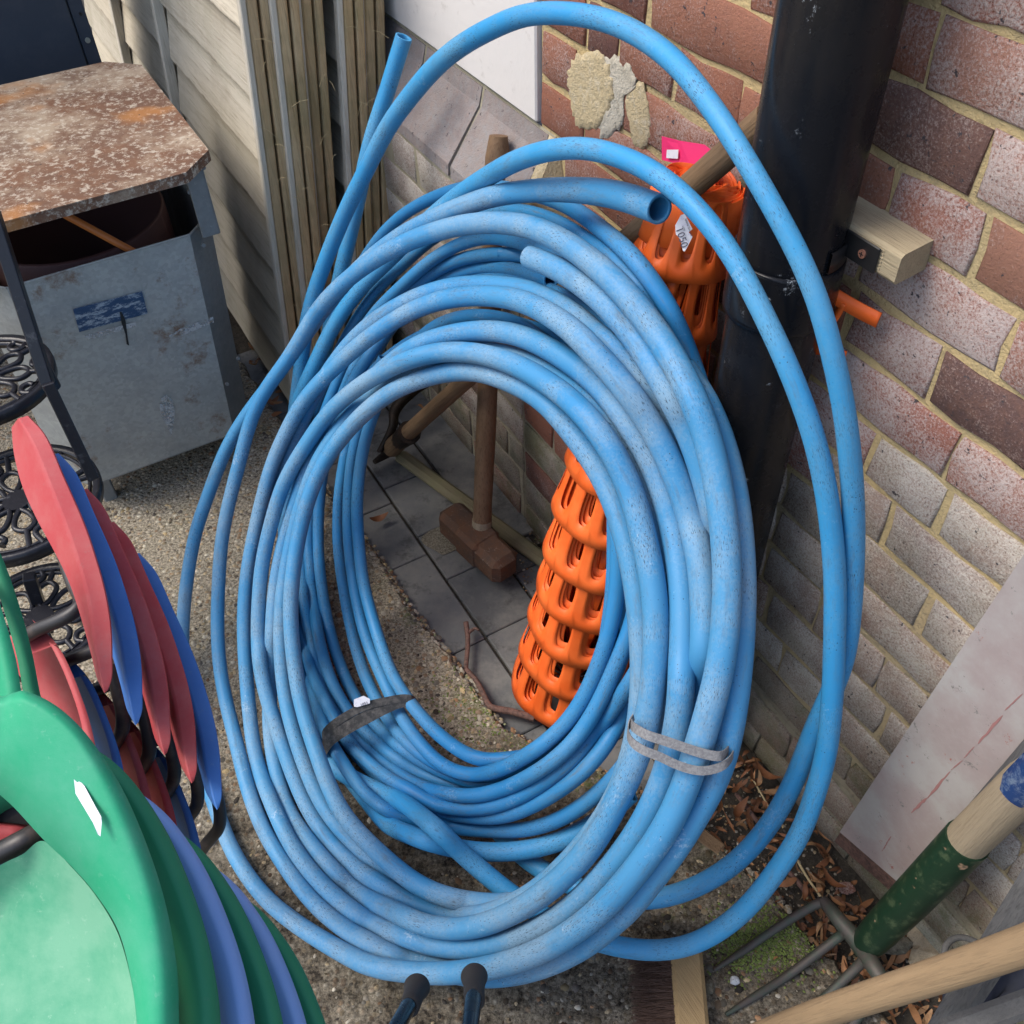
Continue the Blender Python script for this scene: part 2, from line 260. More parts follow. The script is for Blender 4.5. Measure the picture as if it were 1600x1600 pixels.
def concrete():
    m=mat('exposed_aggregate_concrete',(.2,.17,.12),.9,0,.2); t=NT(m); wv=t.world()
    v=t.vor(wv,85,'Color'); vd=t.vor(wv,85); sep=t.n('ShaderNodeSeparateColor'); t.l(v,sep.inputs[0])
    peb=t.ramp(sep.outputs[0],[(0,(.07,.055,.04)),(.2,(.46,.36,.22)),(.4,(.15,.115,.08)),(.6,(.58,.52,.40)),(.8,(.30,.20,.12)),(1,(.10,.085,.07))])
    cem=t.mix(t.ramp(t.noise(wv,180,5,.8),[(.42,0),(.60,1)]),(.13,.11,.08),(.46,.40,.30))
    c=t.mix(t.ramp(vd,[(.28,1),(.42,0)]),cem,peb)
    # damp and moss near the wall, plus shade painted into the near ground
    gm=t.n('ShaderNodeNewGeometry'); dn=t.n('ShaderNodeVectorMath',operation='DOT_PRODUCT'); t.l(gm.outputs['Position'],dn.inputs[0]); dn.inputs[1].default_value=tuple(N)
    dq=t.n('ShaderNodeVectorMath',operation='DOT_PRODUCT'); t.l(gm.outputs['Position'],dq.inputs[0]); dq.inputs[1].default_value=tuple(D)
    wet_shade=t.ramp(t.math('ADD',t.math('MULTIPLY',dq.outputs['Value'],-.55),t.math('ADD',t.math('MULTIPLY',dn.outputs['Value'],.5),t.noise(wv,4,5,.6))),[(.02,0),(.40,1)])
    wet_shade=t.math('MAXIMUM',wet_shade,t.ramp(t.math('ADD',dq.outputs['Value'],t.math('MULTIPLY',t.noise(wv,6,4,.6),.5)),[(.98,1),(.999,.98),(1.0,.98)]) if False else wet_shade)
    band=t.ramp(t.math('SUBTRACT',t.math('ADD',dq.outputs['Value'],t.math('MULTIPLY',t.noise(wv,6,4,.6),.5)),.75),[(.30,1),(.62,0)])  # near ground out of the sun, darkened in the colour
    wet_shade=t.math('MAXIMUM',wet_shade,band)
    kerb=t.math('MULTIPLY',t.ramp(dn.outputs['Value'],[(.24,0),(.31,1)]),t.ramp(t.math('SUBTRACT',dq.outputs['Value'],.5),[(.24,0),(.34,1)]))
    wet_shade=t.math('MULTIPLY',wet_shade,t.math('SUBTRACT',1.,t.math('MULTIPLY',kerb,.72)))
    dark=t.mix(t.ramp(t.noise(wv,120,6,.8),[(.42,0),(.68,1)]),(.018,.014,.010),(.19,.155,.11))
    c=t.mix(t.math('MULTIPLY',wet_shade,t.ramp(t.noise(wv,22,7,.75),[(.42,1),(.68,.12)])),c,dark)
    c=t.mix(t.math('MULTIPLY',t.ramp(t.noise(wv,110,5,.8),[(.60,0),(.68,1)]),.6),c,(.045,.04,.032))
    moss=t.math('MULTIPLY',t.ramp(t.noise(wv,7,5,.65),[(.56,0),(.66,1)]),t.ramp(t.noise(wv,70,4,.8),[(.42,0),(.6,1)]))
    mz=t.math('MULTIPLY',moss,t.ramp(dn.outputs['Value'],[(.25,.12),(.45,.9)]))
    c=t.mix(mz,c,(.115,.15,.035))
    t.col(c); t.bump(t.math('ADD',t.ramp(vd,[(.1,1),(.5,0)]),t.math('MULTIPLY',t.noise(wv,160,5,.8),1.2)),.8,.004); return m
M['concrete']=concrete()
def attr_mat(name,rough=.85,mult=1.):
    m=mat(name,(.3,.2,.1),rough,0,.25); t=NT(m); a_=t.n('ShaderNodeAttribute',attribute_name='Col'); wv=t.world()
    t.col(t.mix(t.math('MULTIPLY',t.ramp(t.noise(wv,300,4,.7),[(.4,0),(.7,1)]),.5),a_.outputs['Color'],(.07,.06,.045))); return m
M['pebble']=attr_mat('pebbles'); 
M['leaf']=mat('dead_leaf',(.20,.085,.035),.6,0,.3); t=NT(M['leaf']); a_=t.n('ShaderNodeAttribute',attribute_name='Col'); wv=t.world(); t.col(t.mix(t.math('MULTIPLY',t.ramp(t.noise(wv,90,5,.7),[(.4,0),(.7,1)]),.5),a_.outputs['Color'],(.10,.045,.02)))
M['twig']=mat('bark_twig',(.12,.06,.045),.8); t=NT(M['twig']); wv=t.world(); t.col(t.mix(t.ramp(t.noise(wv,120,6,.7),[(.4,0),(.65,1)]),(.16,.085,.065),(.06,.035,.028))); t.bump(t.noise(wv,160,6,.7),.8,.003)
M['straw']=mat('dry_straw',(.42,.33,.18),.8)
M['bristle']=mat('brown_bristle',(.105,.06,.042),.7); 
M['stone']=mat('lichened_stone',(.2,.17,.12),.95); t=NT(M['stone']); wv=t.world(); t.col(t.mix(t.ramp(t.noise(wv,60,8,.8),[(.42,0),(.62,1)]),(.09,.075,.05),(.26,.22,.15))); t.bump(t.noise(wv,60,8,.8),1,.006)
M['bluelabel']=mat('scraped_blue_label',(.02,.07,.16),.5); t=NT(M['bluelabel']); wv=t.world((1,1,2.6)); t.col(t.mix(t.ramp(t.noise(wv,34,8,.8),[(.50,0),(.57,1)]),(.016,.05,.115),(.28,.33,.37)))
M['copper']=mat('copper_screw',(.42,.20,.14),.4,.6); M['zinc']=mat('zinc_screw',(.42,.46,.42),.35,.7)
M['foil']=mat('shiny_blue_label',(.05,.09,.20),.2,.3); t=NT(M['foil']); wv=t.world(); t.col(t.mix(t.ramp(t.noise(wv,60,6,.7),[(.45,0),(.65,1)]),(.025,.06,.18),(.22,.28,.36)))
M['tarp']=mat('navy_cloth',(.012,.016,.030),.8)
M['whitemark']=mat('white_paint_mark',(.45,.46,.47),.8)
M['chalkmark']=mat('worn_chalky_mark',(.42,.43,.43),.8); t=NT(M['chalkmark']); wv=t.world(); t.l(t.ramp(t.noise(wv,55,7,.8),[(.44,0),(.54,.85)]),t.b.inputs['Alpha'])
# ------------------------------------------------------------------ mesh helpers
class MB:
    def __init__(s): s.v=[]; s.f=[]; s.uv=[]; s.col=[]; s.sm=[]
    def add(s,vs,fs,smooth=False,uvs=None,col=None):
        o=len(s.v); s.v+= [tuple(map(float,p)) for p in vs]
        for i,f in enumerate(fs):
            s.f.append(tuple(o+k for k in f)); s.sm.append(smooth); s.uv.append(uvs[i] if uvs else None); s.col.append(col)
        return s
    def box(s,c,ax,ay,az,sx,sy,sz,bev=0.,jit=0.):
        c=np.array(c,float); A=[np.array(x,float)/np.linalg.norm(x) for x in (ax,ay,az)]; h=np.array([sx,sy,sz])/2
        if bev<=0:
            vs=[]; 
            for i in (-1,1):
                for j in (-1,1):
                    for k in (-1,1): vs.append(c+A[0]*i*h[0]+A[1]*j*h[1]+A[2]*k*h[2]+(RNG.rand(3)-.5)*jit)
            s.add(vs,[(0,1,3,2),(4,6,7,5),(0,4,5,1),(2,3,7,6),(0,2,6,4),(1,5,7,3)])
        else:
            b=min(bev,h.min()*.8); prof=[]
            vs=[]; idx={}
            for i in (-1,1):
                for j in (-1,1):
                    for k in (-1,1):
                        for a_ in range(3):
                            q=[i*h[0],j*h[1],k*h[2]]
                            for m_ in range(3):
                                if m_!=a_: q[m_]-=np.sign(q[m_])*b
                            idx[(i,j,k,a_)]=len(vs); vs.append(c+A[0]*q[0]+A[1]*q[1]+A[2]*q[2])
            fs=[]
            for a_ in range(3):
                o1,o2=[m_ for m_ in range(3) if m_!=a_]
                for sg in (-1,1):
                    def K(x,y):
                        q=[0,0,0]; q[a_]=sg; q[o1]=x; q[o2]=y; return idx[(*q,a_)]
                    fs.append((K(-1,-1),K(1,-1),K(1,1),K(-1,1)))
                for x in (-1,1):
                    for y in (-1,1):
                        def E_(z,a2):
                            q=[0,0,0]; q[a_]=z; q[o1]=x; q[o2]=y; return idx[(*q,a2)]
                        fs.append((E_(-1,o1),E_(1,o1),E_(1,o2),E_(-1,o2)))
            for i in (-1,1):
                for j in (-1,1):
                    for k in (-1,1): fs.append(tuple(idx[(i,j,k,a_)] for a_ in range(3)))
            s.add(vs,fs)
        return s
    def tube(s,pts,rad,n=12,cap=True,uvs=True,hollow=None,squash=None):
        pts=np.array(pts,float); m=len(pts); rad=np.full(m,rad) if np.isscalar(rad) else np.array(rad,float)
        T=np.gradient(pts,axis=0); T/=np.linalg.norm(T,axis=1)[:,None]+1e-12
        up=np.array([0,0,1.]) if abs(T[0][2])<.9 else np.array([1.,0,0]); U=np.cross(T[0],up); U/=np.linalg.norm(U)
        L=np.concatenate([[0],np.cumsum(np.linalg.norm(np.diff(pts,axis=0),axis=1))])
        vs=[]; 
        for i in range(m):
            U=U-T[i]*(U@T[i]); U/=np.linalg.norm(U); V=np.cross(T[i],U)
            for k in range(n):
                a_=2*math.pi*k/n; vs.append(pts[i]+rad[i]*(U*math.cos(a_)+V*math.sin(a_)))
        fs=[];uv=[]
        for i in range(m-1):
            for k in range(n):
                k2=(k+1)%n; fs.append((i*n+k,i*n+k2,(i+1)*n+k2,(i+1)*n+k))
                x0=k/n*.1; x1=(k+1)/n*.1; uv.append(((x0,L[i]),(x1,L[i]),(x1,L[i+1]),(x0,L[i+1])))
        s.add(vs,fs,True,uv if uvs else None)
        if cap:
            s.add(vs[:n],[tuple(range(n))[::-1]]); s.add(vs[-n:],[tuple(range(n))])
        return s
    def grid(s,rows,closed=False,smooth=True):
        R=len(rows); C_=len(rows[0]); vs=[p for r in rows for p in r]; fs=[]
        for i in range(R-1 if not closed else R):
            for j in range(C_-1): i2=(i+1)%R; fs.append((i*C_+j,i*C_+j+1,i2*C_+j+1,i2*C_+j))
        s.add(vs,fs,smooth); return s
    def poly(s,top,thick,nrm,smooth=False):
        top=[np.array(p,float) for p in top]; n_=len(top); bot=[p-np.array(nrm)*thick for p in top]
        s.add(top+bot,[tuple(range(n_)),tuple(range(2*n_-1,n_-1,-1))]+[(i,n_+i,n_+(i+1)%n_,(i+1)%n_) for i in range(n_)],smooth); return s
    def mesh(s,name,m,origin=(0,0,0)):
        me=bpy.data.meshes.new(name); o=np.array(origin,float)
        me.from_pydata([tuple(np.array(p)-o) for p in s.v],[],s.f); me.polygons.foreach_set('use_smooth',s.sm)
        if any(u is not None for u in s.uv):
            ul=me.uv_layers.new(name='UVMap'); buf=[]
            for f,u in zip(s.f,s.uv): buf+= [c_ for x in (u if u is not None else [(0,0)]*len(f)) for c_ in x]
            ul.data.foreach_set('uv',buf)
        if any(c_ is not None for c_ in s.col):
            ca=me.color_attributes.new('Col','FLOAT_COLOR','CORNER'); buf=[]
            for f,c_ in zip(s.f,s.col): buf+= list((*(c_ or (.3,.3,.3)),1))*len(f)
            ca.data.foreach_set('color',buf)
        for x in (m if isinstance(m,(list,tuple)) else [m]): me.materials.append(x)
        me.validate(); me.update(); return me
def fixn(me):
    import bmesh
    b=bmesh.new(); b.from_mesh(me)
    if me.name.startswith('mesh_band'): bmesh.ops.remove_doubles(b,verts=b.verts,dist=.0002)
    bmesh.ops.recalc_face_normals(b,faces=b.faces); b.to_mesh(me); b.free()
def add(name,me,parent=None,loc=(0,0,0),label=None,cat=None,group=None,kind=None,rot=None):
    o=bpy.data.objects.new(name,me); COL.objects.link(o); o.location=tuple(map(float,loc))
    if rot is not None: o.rotation_euler=rot
    if parent: o.parent=parent
    for k,v in (('label',label),('category',cat),('group',group),('kind',kind)):
        if v: o[k]=v
    return o
def thing(name,loc,label,cat,group=None): return add(name,None,None,loc,label,cat,group)
def part(name,mb,m,parent,label=None,smooth_fix=True,kind=None):
    org=np.array(parent.matrix_world.translation) if False else np.array(world_loc(parent))
    me=mb.mesh(name,M[m] if isinstance(m,str) else m,org); 
    if smooth_fix: fixn(me)
    return add(name,me,parent,(0,0,0),label,kind=kind)
def world_loc(o):
    l=np.array(o.location); 
    while o.parent: o=o.parent; l=l+np.array(o.location)
    return l
def solo(name,mb,m,org,label=None,cat=None,group=None,kind=None,fix=True):
    me=mb.mesh(name,M[m] if isinstance(m,str) else m,org)
    if fix: fixn(me)
    return add(name,me,None,org,label,cat,group,kind)
def structure(name,mb,m,org=(0,0,0),parent=None,fix=True): return solo(name,mb,m,org,kind='structure',fix=fix)
def catmull(p,step=None,n=None):
    p=np.array(p,float); q=np.vstack([2*p[0]-p[1],p,2*p[-1]-p[-2]]); out=[]
    for i in range(len(p)-1):
        p0,p1,p2,p3=q[i:i+4]; k=10 if n is None else n
        for j in range(k):
            t_=j/k; out.append(.5*((2*p1)+(-p0+p2)*t_+(2*p0-5*p1+4*p2-p3)*t_**2+(-p0+3*p1-3*p2+p3)*t_**3))
    out.append(p[-1]); return np.array(out)
def resample(p,step,dims=None):
    d_=np.linalg.norm(np.diff(p[:,:dims] if dims else p,axis=0),axis=1); L=np.concatenate([[0],np.cumsum(d_)]); n_=max(3,int(L[-1]/step)+1)
    t_=np.linspace(0,L[-1],n_); return np.stack([np.interp(t_,L,p[:,i]) for i in range(p.shape[1])],1)
def smooth(p,it=3,w_=.5):
    p=p.copy()
    for _ in range(it): p[1:-1]=(1-w_)*p[1:-1]+w_*.5*(p[:-2]+p[2:])
    return p
# ------------------------------------------------------------------ ground
mb=MB(); zz=-.05
mb.add([(-30,-30,zz),(30,-30,zz),(30,30,zz),(-30,30,zz)],[(0,1,2,3)]); structure('ground',mb,'soil')
EDGE=[(.30,-3),(.70,-1.2),(.67,.05),(.645,.22),(.635,.337),(.60,.50),(.52,.66),(.45,.76),(.415,.82),(.41,.93),(.40,1.05),(.388,1.17),(.392,1.34),(.375,1.5),(.36,2.4),(.355,6)]
def edge_n(q):
    for (n0,q0),(n1,q1) in zip(EDGE[:-1],EDGE[1:]):
        if q0<=q<=q1: return n0+(n1-n0)*(q-q0)/(q1-q0)
    return .36
def build_slab():
    m_=MB(); qs=[-3,-1.2]+list(np.arange(0,2.6,.012))+[3,6]; top=[];mid=[];bot=[];inn=[]
    for q in qs:
        j=.011*noise.noise(Vector((q*22,3,0)))+.008*noise.noise(Vector((q*70,9,0)))
        n_=edge_n(q)+j; far=-6
        inn.append(NQ(far,q,0)); top.append(NQ(n_-.010,q,0)); mid.append(NQ(n_-.002+.004*noise.noise(Vector((q*90,1,5))),q,-.010)); bot.append(NQ(n_+.002,q,-.06))
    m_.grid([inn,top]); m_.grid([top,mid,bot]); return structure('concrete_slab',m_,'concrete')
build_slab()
# slate pavers in the strip along the wall, each a tile
gut=MB(); gut.add([NQ(.2,-2,-.034),NQ(.9,-2,-.034),NQ(.9,4,-.034),NQ(.2,4,-.034)],[(0,1,2,3)]); gutter=structure('paver_bed',gut,'soil')
def tile(n0,n1,q0,q1,m='slate',h=-.025,jit=.0):
    c=NQ((n0+n1)/2,(q0+q1)/2,h-.008); m_=MB(); gp=.0011
    m_.box(c,N,D,UP,n1-n0-2*gp,q1-q0-2*gp,.016+random.uniform(-.002,.001),.0022)
    o=solo('slate_tile',m_,m,c); o.parent=gutter; return o
for (n0,n1,qs) in ((.33,.4885,[.60,.80,1.026,1.288,1.47,1.66,1.9,2.2]),(.4925,.6205,[.55,.70,.86,1.03,1.203,1.345,1.52,1.70,1.9,2.2]),(.6245,.705,[.55,.72,.95,1.14,1.22])):
    for q0,q1 in zip(qs[:-1],qs[1:]): tile(n0,n1,q0,q1)
tile(.6245,.735,1.222,1.80,h=-.021); tile(.6245,.735,1.803,2.3,h=-.021)
# sandy stain on one tile
mb=MB(); c0=NQ(.535,1.305,-.0238); pts=[c0+N*(.036*math.cos(a_)*(1+.25*math.sin(3*a_)))+D*(.05*math.sin(a_)*(1+.2*math.cos(2*a_)))for a_ in np.linspace(0,2*math.pi,28,endpoint=False)]
mb.poly(pts,.0009,UP); o=solo('sand_patch',mb,'sand',c0); o['kind']='stuff'; o['label']='sandy grit patch on dark paver near the sledgehammer'; 
# ------------------------------------------------------------------ pebbles, stuff
def blob(m_,c,r,col,fl=.6,seed=0):
    a_=random.random()*6.28; ca,sa=math.cos(a_),math.sin(a_); st=random.uniform(.65,1.)
    vs=[]
    for (x,y,z) in ((1,0,0),(.3,.85,0),(-.7,.6,0),(-.9,-.3,0),(-.1,-.95,0),(.75,-.65,0),(.1,.0,1),(.45,.25,.75),(-.4,.2,.8),(.1,-.45,.78)):
        k=random.uniform(.85,1.15); x,y,z=x*k*r,y*k*r*st,z*r*fl*k; vs.append((c[0]+x*ca-y*sa,c[1]+x*sa+y*ca,c[2]+z))
    m_.add(vs,[(0,1,7),(1,2,8),(2,3,8),(3,4,9),(4,5,9),(5,0,7),(1,8,7),(3,9,8),(5,7,9),(7,8,6),(8,9,6),(9,7,6)],True,None,col)
PC=[(.42,.33,.20),(.24,.17,.11),(.56,.50,.39),(.34,.19,.10),(.19,.16,.13),(.33,.29,.23),(.48,.36,.19),(.12,.10,.085),(.40,.36,.29)]
mb=MB(); cnt=0
for _ in range(26000):
    q=random.uniform(.1,2.5); n_=random.uniform(-.9,.66)
    if n_>edge_n(q)-.012: continue
    dens=1.0 if n_>.22 else .62
    if random.random()>dens: continue
    r=random.uniform(.0022,.0056) if random.random()<.88 else random.uniform(.005,.0095)
    col=random.choice(PC); k=random.uniform(.6,1.05)
    if n_>edge_n(q)-.05 and .76<q<1.5: k*=1.15
    elif q<1.1: k*=random.choice((.2,.3,.5,.8,1.1))  # near pebbles tinted darker to carry the same painted shade
    blob(mb,NQ(n_,q,-.0008),r,tuple(x*k for x in col),random.uniform(.35,.6)); cnt+=1
for _ in range(900):   # crumbling broken edge
    q=random.uniform(.3,1.7); n_=edge_n(q)+random.uniform(-.016,.006); r=random.uniform(.003,.008); k=random.uniform(.6,1.1)
    blob(mb,NQ(n_,q,-.004 if n_<edge_n(q)-.006 else -.012),r,tuple(x*k for x in random.choice(PC+[(.3,.32,.18)])),.7)
for _ in range(1500):  # grit in the gutter
    q=random.uniform(.1,1.2); n_=random.uniform(.62,.76); k=random.uniform(.5,1.2); r=random.uniform(.001,.004)
    blob(mb,NQ(n_,q,-.0335 if q<.55 else -.024),r,tuple(x*k for x in random.choice(PC)),.6)
solo('aggregate_pebbles',mb,'pebble',(0,0,0),'loose and set pebbles over the concrete slab','pebbles',kind='stuff',fix=False)
mb=MB()   # crumbs and moss clods along the foot of the wall
for _ in range(2200):
    q=random.uniform(1.0,2.1); n_=random.gauss(.728,.008); k=random.uniform(.5,1.1)
    blob(mb,NQ(n_,q,-.024),random.uniform(.0015,.005),tuple(x*k for x in random.choice([(.10,.07,.045),(.17,.12,.08),(.06,.05,.035),(.12,.14,.05),(.22,.19,.14)])),.8)
solo('wall_foot_debris',mb,'pebble',(0,0,0),'brown crumbs and moss along the foot of the brick wall','debris',kind='stuff',fix=False)
# ------------------------------------------------------------------ brick wall
BEDS=[-.035,.04,.12,.198,.28,.366,.45,.53,.61,.69,.766,.844,.92,.997,1.074,1.149,1.22,1.295,1.37,1.445]
KNOWN={1:[],2:[-.616],3:[-.567],4:[-.621,-.368],5:[-.649,-.528,-.405],6:[-.53],7:[-.647,-.384],8:[-.474],9:[-.533,-.415],10:[-.432],11:[-1.19,-.617,-.488],12:[-1.09,-.425],13:[-1.19,-1.11,-.98,-.855,-.61,-.489],14:[-1.048,-.75],15:[-.607,-.87,-1.19],16:[-.5],17:[-.6]}
wall=add('brick_wall',None,None,NQ(WD,0,0),'old red and yellow-mortared brick wall behind the coiled hoses','wall')
OW=NQ(WD,0,0)
def wp(u,v,off=0): return NQ(WD-off,-u,v)
WR=Matrix((( -D[0],0,-N[0]),(-D[1],0,-N[1]),(0,1,0))).transposed() if False else None
wallrot=Matrix(((-D[0],0,-N[0]),(-D[1],0,-N[1]),(0,1,0))).to_euler()   # local x=u, y=up, z=out of the wall
def brick_mesh(w_,h_,dp=.05,seed=0,rough=.0034):
    R_=random.Random(seed); m_=MB(); nx=5 if w_>.15 else 3; ny=2
    ring=[]
    for i in range(nx): ring.append((-w_/2+w_*i/nx,-h_/2))
    for j in range(ny): ring.append((w_/2,-h_/2+h_*j/ny))
    for i in range(nx): ring.append((w_/2-w_*i/nx,h_/2))
    for j in range(ny): ring.append((-w_/2,h_/2-h_*j/ny))
    outer=[(x+R_.uniform(-rough,rough),y+R_.uniform(-rough,rough)) for x,y in ring]; n_=len(ring)
    cr=[0,nx,nx+ny,2*nx+ny]
    for k in cr: outer[k]=(outer[k][0]*(1-.012*R_.random()),outer[k][1]*(1-.05*R_.random()))
    inner=[(x*(1-.004/w_*2*R_.uniform(.5,.9)),y*(1-.004/h_*2*R_.uniform(.4,.9))) for x,y in outer]
    vs=[(x,y,-dp) for x,y in outer]+[(x,y,-.0016) for x,y in outer]+[(x,y,R_.uniform(-.0004,.0009)) for x,y in inner]
    fs=[(i,(i+1)%n_,n_+(i+1)%n_,n_+i) for i in range(n_)]+[(n_+i,n_+(i+1)%n_,2*n_+(i+1)%n_,2*n_+i) for i in range(n_)]+[tuple(2*n_+i for i in range(n_))]
    m_.add(vs,fs); m_.sm=[False]*n_+[True]*n_+[True]; return m_
BM={}
def brick(u0,u1,v0,v1,off,m,proud=.0028,j1=.0043,par=None,name='brick'):
    w_=round((u1-u0-2*j1)/.012)*.012; h_=round((v1-v0-2*j1)/.004)*.004; seed=random.randint(0,3)
    k=(w_,h_,m,seed)
    if k not in BM:
        me=brick_mesh(max(w_,.02),h_,seed=seed+int(w_*1000)).mesh('brick',M[m]); BM[k]=me
    loc=wp((u0+u1)/2,(v0+v1)/2,off+proud+random.uniform(-.001,.0016))-world_loc(par or wall)
    o=add(name,BM[k],par or wall,loc,rot=wallrot); o.rotation_euler.rotate_axis('Z',random.uniform(-.006,.006)); return o
def spans(k,u0,u1):
    ks=sorted(KNOWN.get(k,[])); pts=list(ks) if ks else [-.55+.06*(k%3)]
    x=pts[0]; hd=(k%2==0)
    while x>u0:
        x-= .232 if not hd or random.random()<.4 else .118; hd=not hd; pts.append(x)
    x=max(p for p in pts); hd=(k%2==1)
    while x<u1: x+= .232 if not hd or random.random()<.5 else .118; hd=not hd; pts.append(x)
    pts=sorted(pts); out=[pts[0]]
    for p in pts[1:]:
        while p-out[-1]>.30: out.append(out[-1]+(.232 if p-out[-1]>.40 else (p-out[-1])/2))
        out.append(p)
    return out
UR=.25
for k in range(len(BEDS)-1):
    v0,v1=BEDS[k],BEDS[k+1]; left=-1.315 if v0>.83 else -1.26
    for a_,b_ in zip((s_:=spans(k,left,UR))[:-1],s_[1:]):
        if b_<left+.03: continue
        a_=max(a_,left); uc=(a_+b_)/2
        if v0<.15: m='brick_low'
        elif v0<.60: m='brick_grey' if uc>-.95 else 'brick_low'
        elif uc<-.86: m='brick_red'
        elif v0<.75: m='brick_grey' if random.random()<.6 else 'brick_pink'
        elif v0>.99 and uc<-.62: m='brick_red'
        else: m='brick_pink' if random.random()<.8 else 'brick_red'
        brick(a_,b_,v0,v1,.012 if v0<.1 else 0,m)
mb=MB(); mb.add([wp(-1.315,.60,.0),wp(UR,.60,0),wp(UR,1.5,0),wp(-1.315,1.5,0)],[(0,1,2,3)]); part('mortar_joints',mb,'mortar',wall)
mb=MB(); mb.add([wp(-1.27,.13,-.0005),wp(UR,.13,-.0005),wp(UR,.60,-.0005),wp(-1.27,.60,-.0005)],[(0,1,2,3)]); part('mortar_joints',mb,mortar_mat('weathered_mortar',(.48,.37,.21),(.32,.28,.19),(.17,.15,.115)),wall)
mb=MB(); mb.add([wp(-1.27,-.05,.010),wp(UR,-.05,.010),wp(UR,.13,.010),wp(-1.27,.13,.010)],[(0,1,2,3)]); part('mortar_joints',mb,'mortar_grey',wall)
mb=MB(); mb.add([wp(-1.27,.13,-.02),wp(UR,.13,-.02),wp(UR,.13,.010),wp(-1.27,.13,.010)],[(0,1,2,3)]); part('mortar_joints',mb,'mortar_grey',wall)
# smeared mortar patch
def patch(px,off,m,name,seed=0,thick=.006):
    pts=[]; L_=catmull(np.array([(*p,0) for p in px+[px[0]]],float),n=8)[:-1]
    c_=L_.mean(0); rings=[]
    for f_,h_ in ((1.0,-.002),(.95,thick*.5),(.75,thick*.75),(.5,thick*.8),(.25,thick*.85)):
        rings.append([Wd(*(c_[:2]+(p[:2]-c_[:2])*(f_*(1.08+.17*noise.noise(Vector((p[0]*.14,p[1]*.14,seed)))))),off+h_*(1+.5*noise.noise(Vector((p[0]*.05,p[1]*.05,f_*3))))) for p in L_])
    m_=MB()
    for r in rings: r.append(r[0])
    m_.grid(rings); cpt=np.mean(rings[-1][:-1],axis=0); n_=len(rings[-1])-1
    m_.add(rings[-1][:-1]+[cpt],[(i,(i+1)%n_,n_) for i in range(n_)],True)
    return part(name,m_,m,wall,'splash of sandy mortar over the bricks')
patch([(905,88),(935,82),(952,108),(958,150),(945,185),(925,200),(902,190),(892,150),(890,112)],.004,'mortar_patch','mortar_smear',1,.0026)
patch([(945,92),(975,95),(992,120),(990,140),(975,150),(975,185),(962,205),(945,215),(938,195),(950,150)],.003,mortar_mat('pale_mortar_smear',(.48,.44,.36),(.40,.36,.28),(.30,.27,.21)),'mortar_smear',2,.003)
patch([(985,135),(1003,130),(1012,160),(1016,200),(1010,225),(992,228),(985,200),(978,160)],.003,'mortar_patch','mortar_smear',3,.0018)
# plastered wall and protruding grey plinth on the far left part
rw=add('rendered_wall',None,None,wp(-1.9,0,0),'white rendered wall above a sloping grey brick plinth','wall')
mb=MB(); a_=wp(-4.5,.846,.006); mb.box((wp(-4.5,.846,0)+wp(-1.318,2.4,0))/2-N*(-.0),D,N,UP,4.5-1.318,.02,2.4-.846,.003); part('render_coat',mb,'render',rw)
PL=[-3.2,-2.95,-2.7,-2.45,-2.2,-1.96,-1.735,-1.508,-1.285]
for a_,b_ in zip(PL[:-1],PL[1:]):   # chamfered plinth bricks
    m_=MB(); j=.005; sh=0.0
    A_=[wp(a_+j,.835,.004),wp(b_-j,.835,.004),wp(b_-j,.805,.012),wp(a_+j,.805,.012),wp(a_+j,.712,.082),wp(b_-j,.712,.082),wp(a_+j,.690,.084),wp(b_-j,.690,.084),wp(a_+j,.69,-.02),wp(b_-j,.69,-.02),wp(a_+j,.835,-.02),wp(b_-j,.835,-.02)]
    m_.add(A_,[(0,1,2,3),(3,2,5,4),(4,5,7,6),(6,7,9,8),(8,9,11,10),(10,11,1,0),(0,3,4,6,8,10),(1,11,9,7,5,2)]); part('plinth_brick',m_,'brick_blue',rw)
m_=MB(); m_.add([wp(-3.2,.84,.001),wp(-1.27,.84,.001),wp(-1.27,.80,.0105),wp(-3.2,.80,.0105),wp(-3.2,.705,.079),wp(-1.27,.705,.079),wp(-3.2,-.06,.076),wp(-1.27,-.06,.076),wp(-1.27,-.06,-.02),wp(-1.27,.84,-.02)],[(0,1,2,3),(3,2,5,4),(4,5,7,6),(7,5,2,1,9,8)]); part('mortar_joints',m_,mortar_mat('pale_plinth_mortar',(.38,.34,.25),(.30,.27,.19),(.2,.18,.13)),rw)
PB=[-.035,.04,.12,.198,.28,.36,.44,.52,.60,.684]
for k in range(len(PB)-1):
    u=-3.1+.08*(k%2)+.03*(k%3); hd=bool(k%2)
    while u<-1.262:
        L_=.115 if (hd and k%3) else .228; b_=min(u+L_,-1.262); hd=not hd
        if b_-u>.04 and b_>-2.4:
            m='brick_low' if PB[k]<.12 else random.choice(['brick_grey','brick_red','brick_low','brick_grey'])
            if PB[k]>.33: m='brick_grey'
            o=brick(u,b_,PB[k],PB[k+1],.076,m,par=rw)
        u+=L_
for k in range(8):
    u=-1.262
    while u<-.93 and PB[k+1]<.61:
        L_=.115 if (k%3==1) else .228; b_=min(u+L_,-.93)
        if b_-u>.04: brick(u,b_,PB[k],PB[k+1],.076,'brick_low' if PB[k]<.12 else random.choice(['brick_red','brick_low','brick_red']),par=rw)
        u+=L_
m_=MB(); m_.add([wp(-1.27,-.06,.0755),wp(-.925,-.06,.0755),wp(-.925,.605,.0755),wp(-1.27,.605,.0755),wp(-.925,-.06,-.01),wp(-.925,.605,-.01),wp(-1.27,.605,-.01)],[(0,1,2,3),(1,4,5,2),(3,2,5,6)]); part('mortar_joints',m_,'mortar_grey',rw)
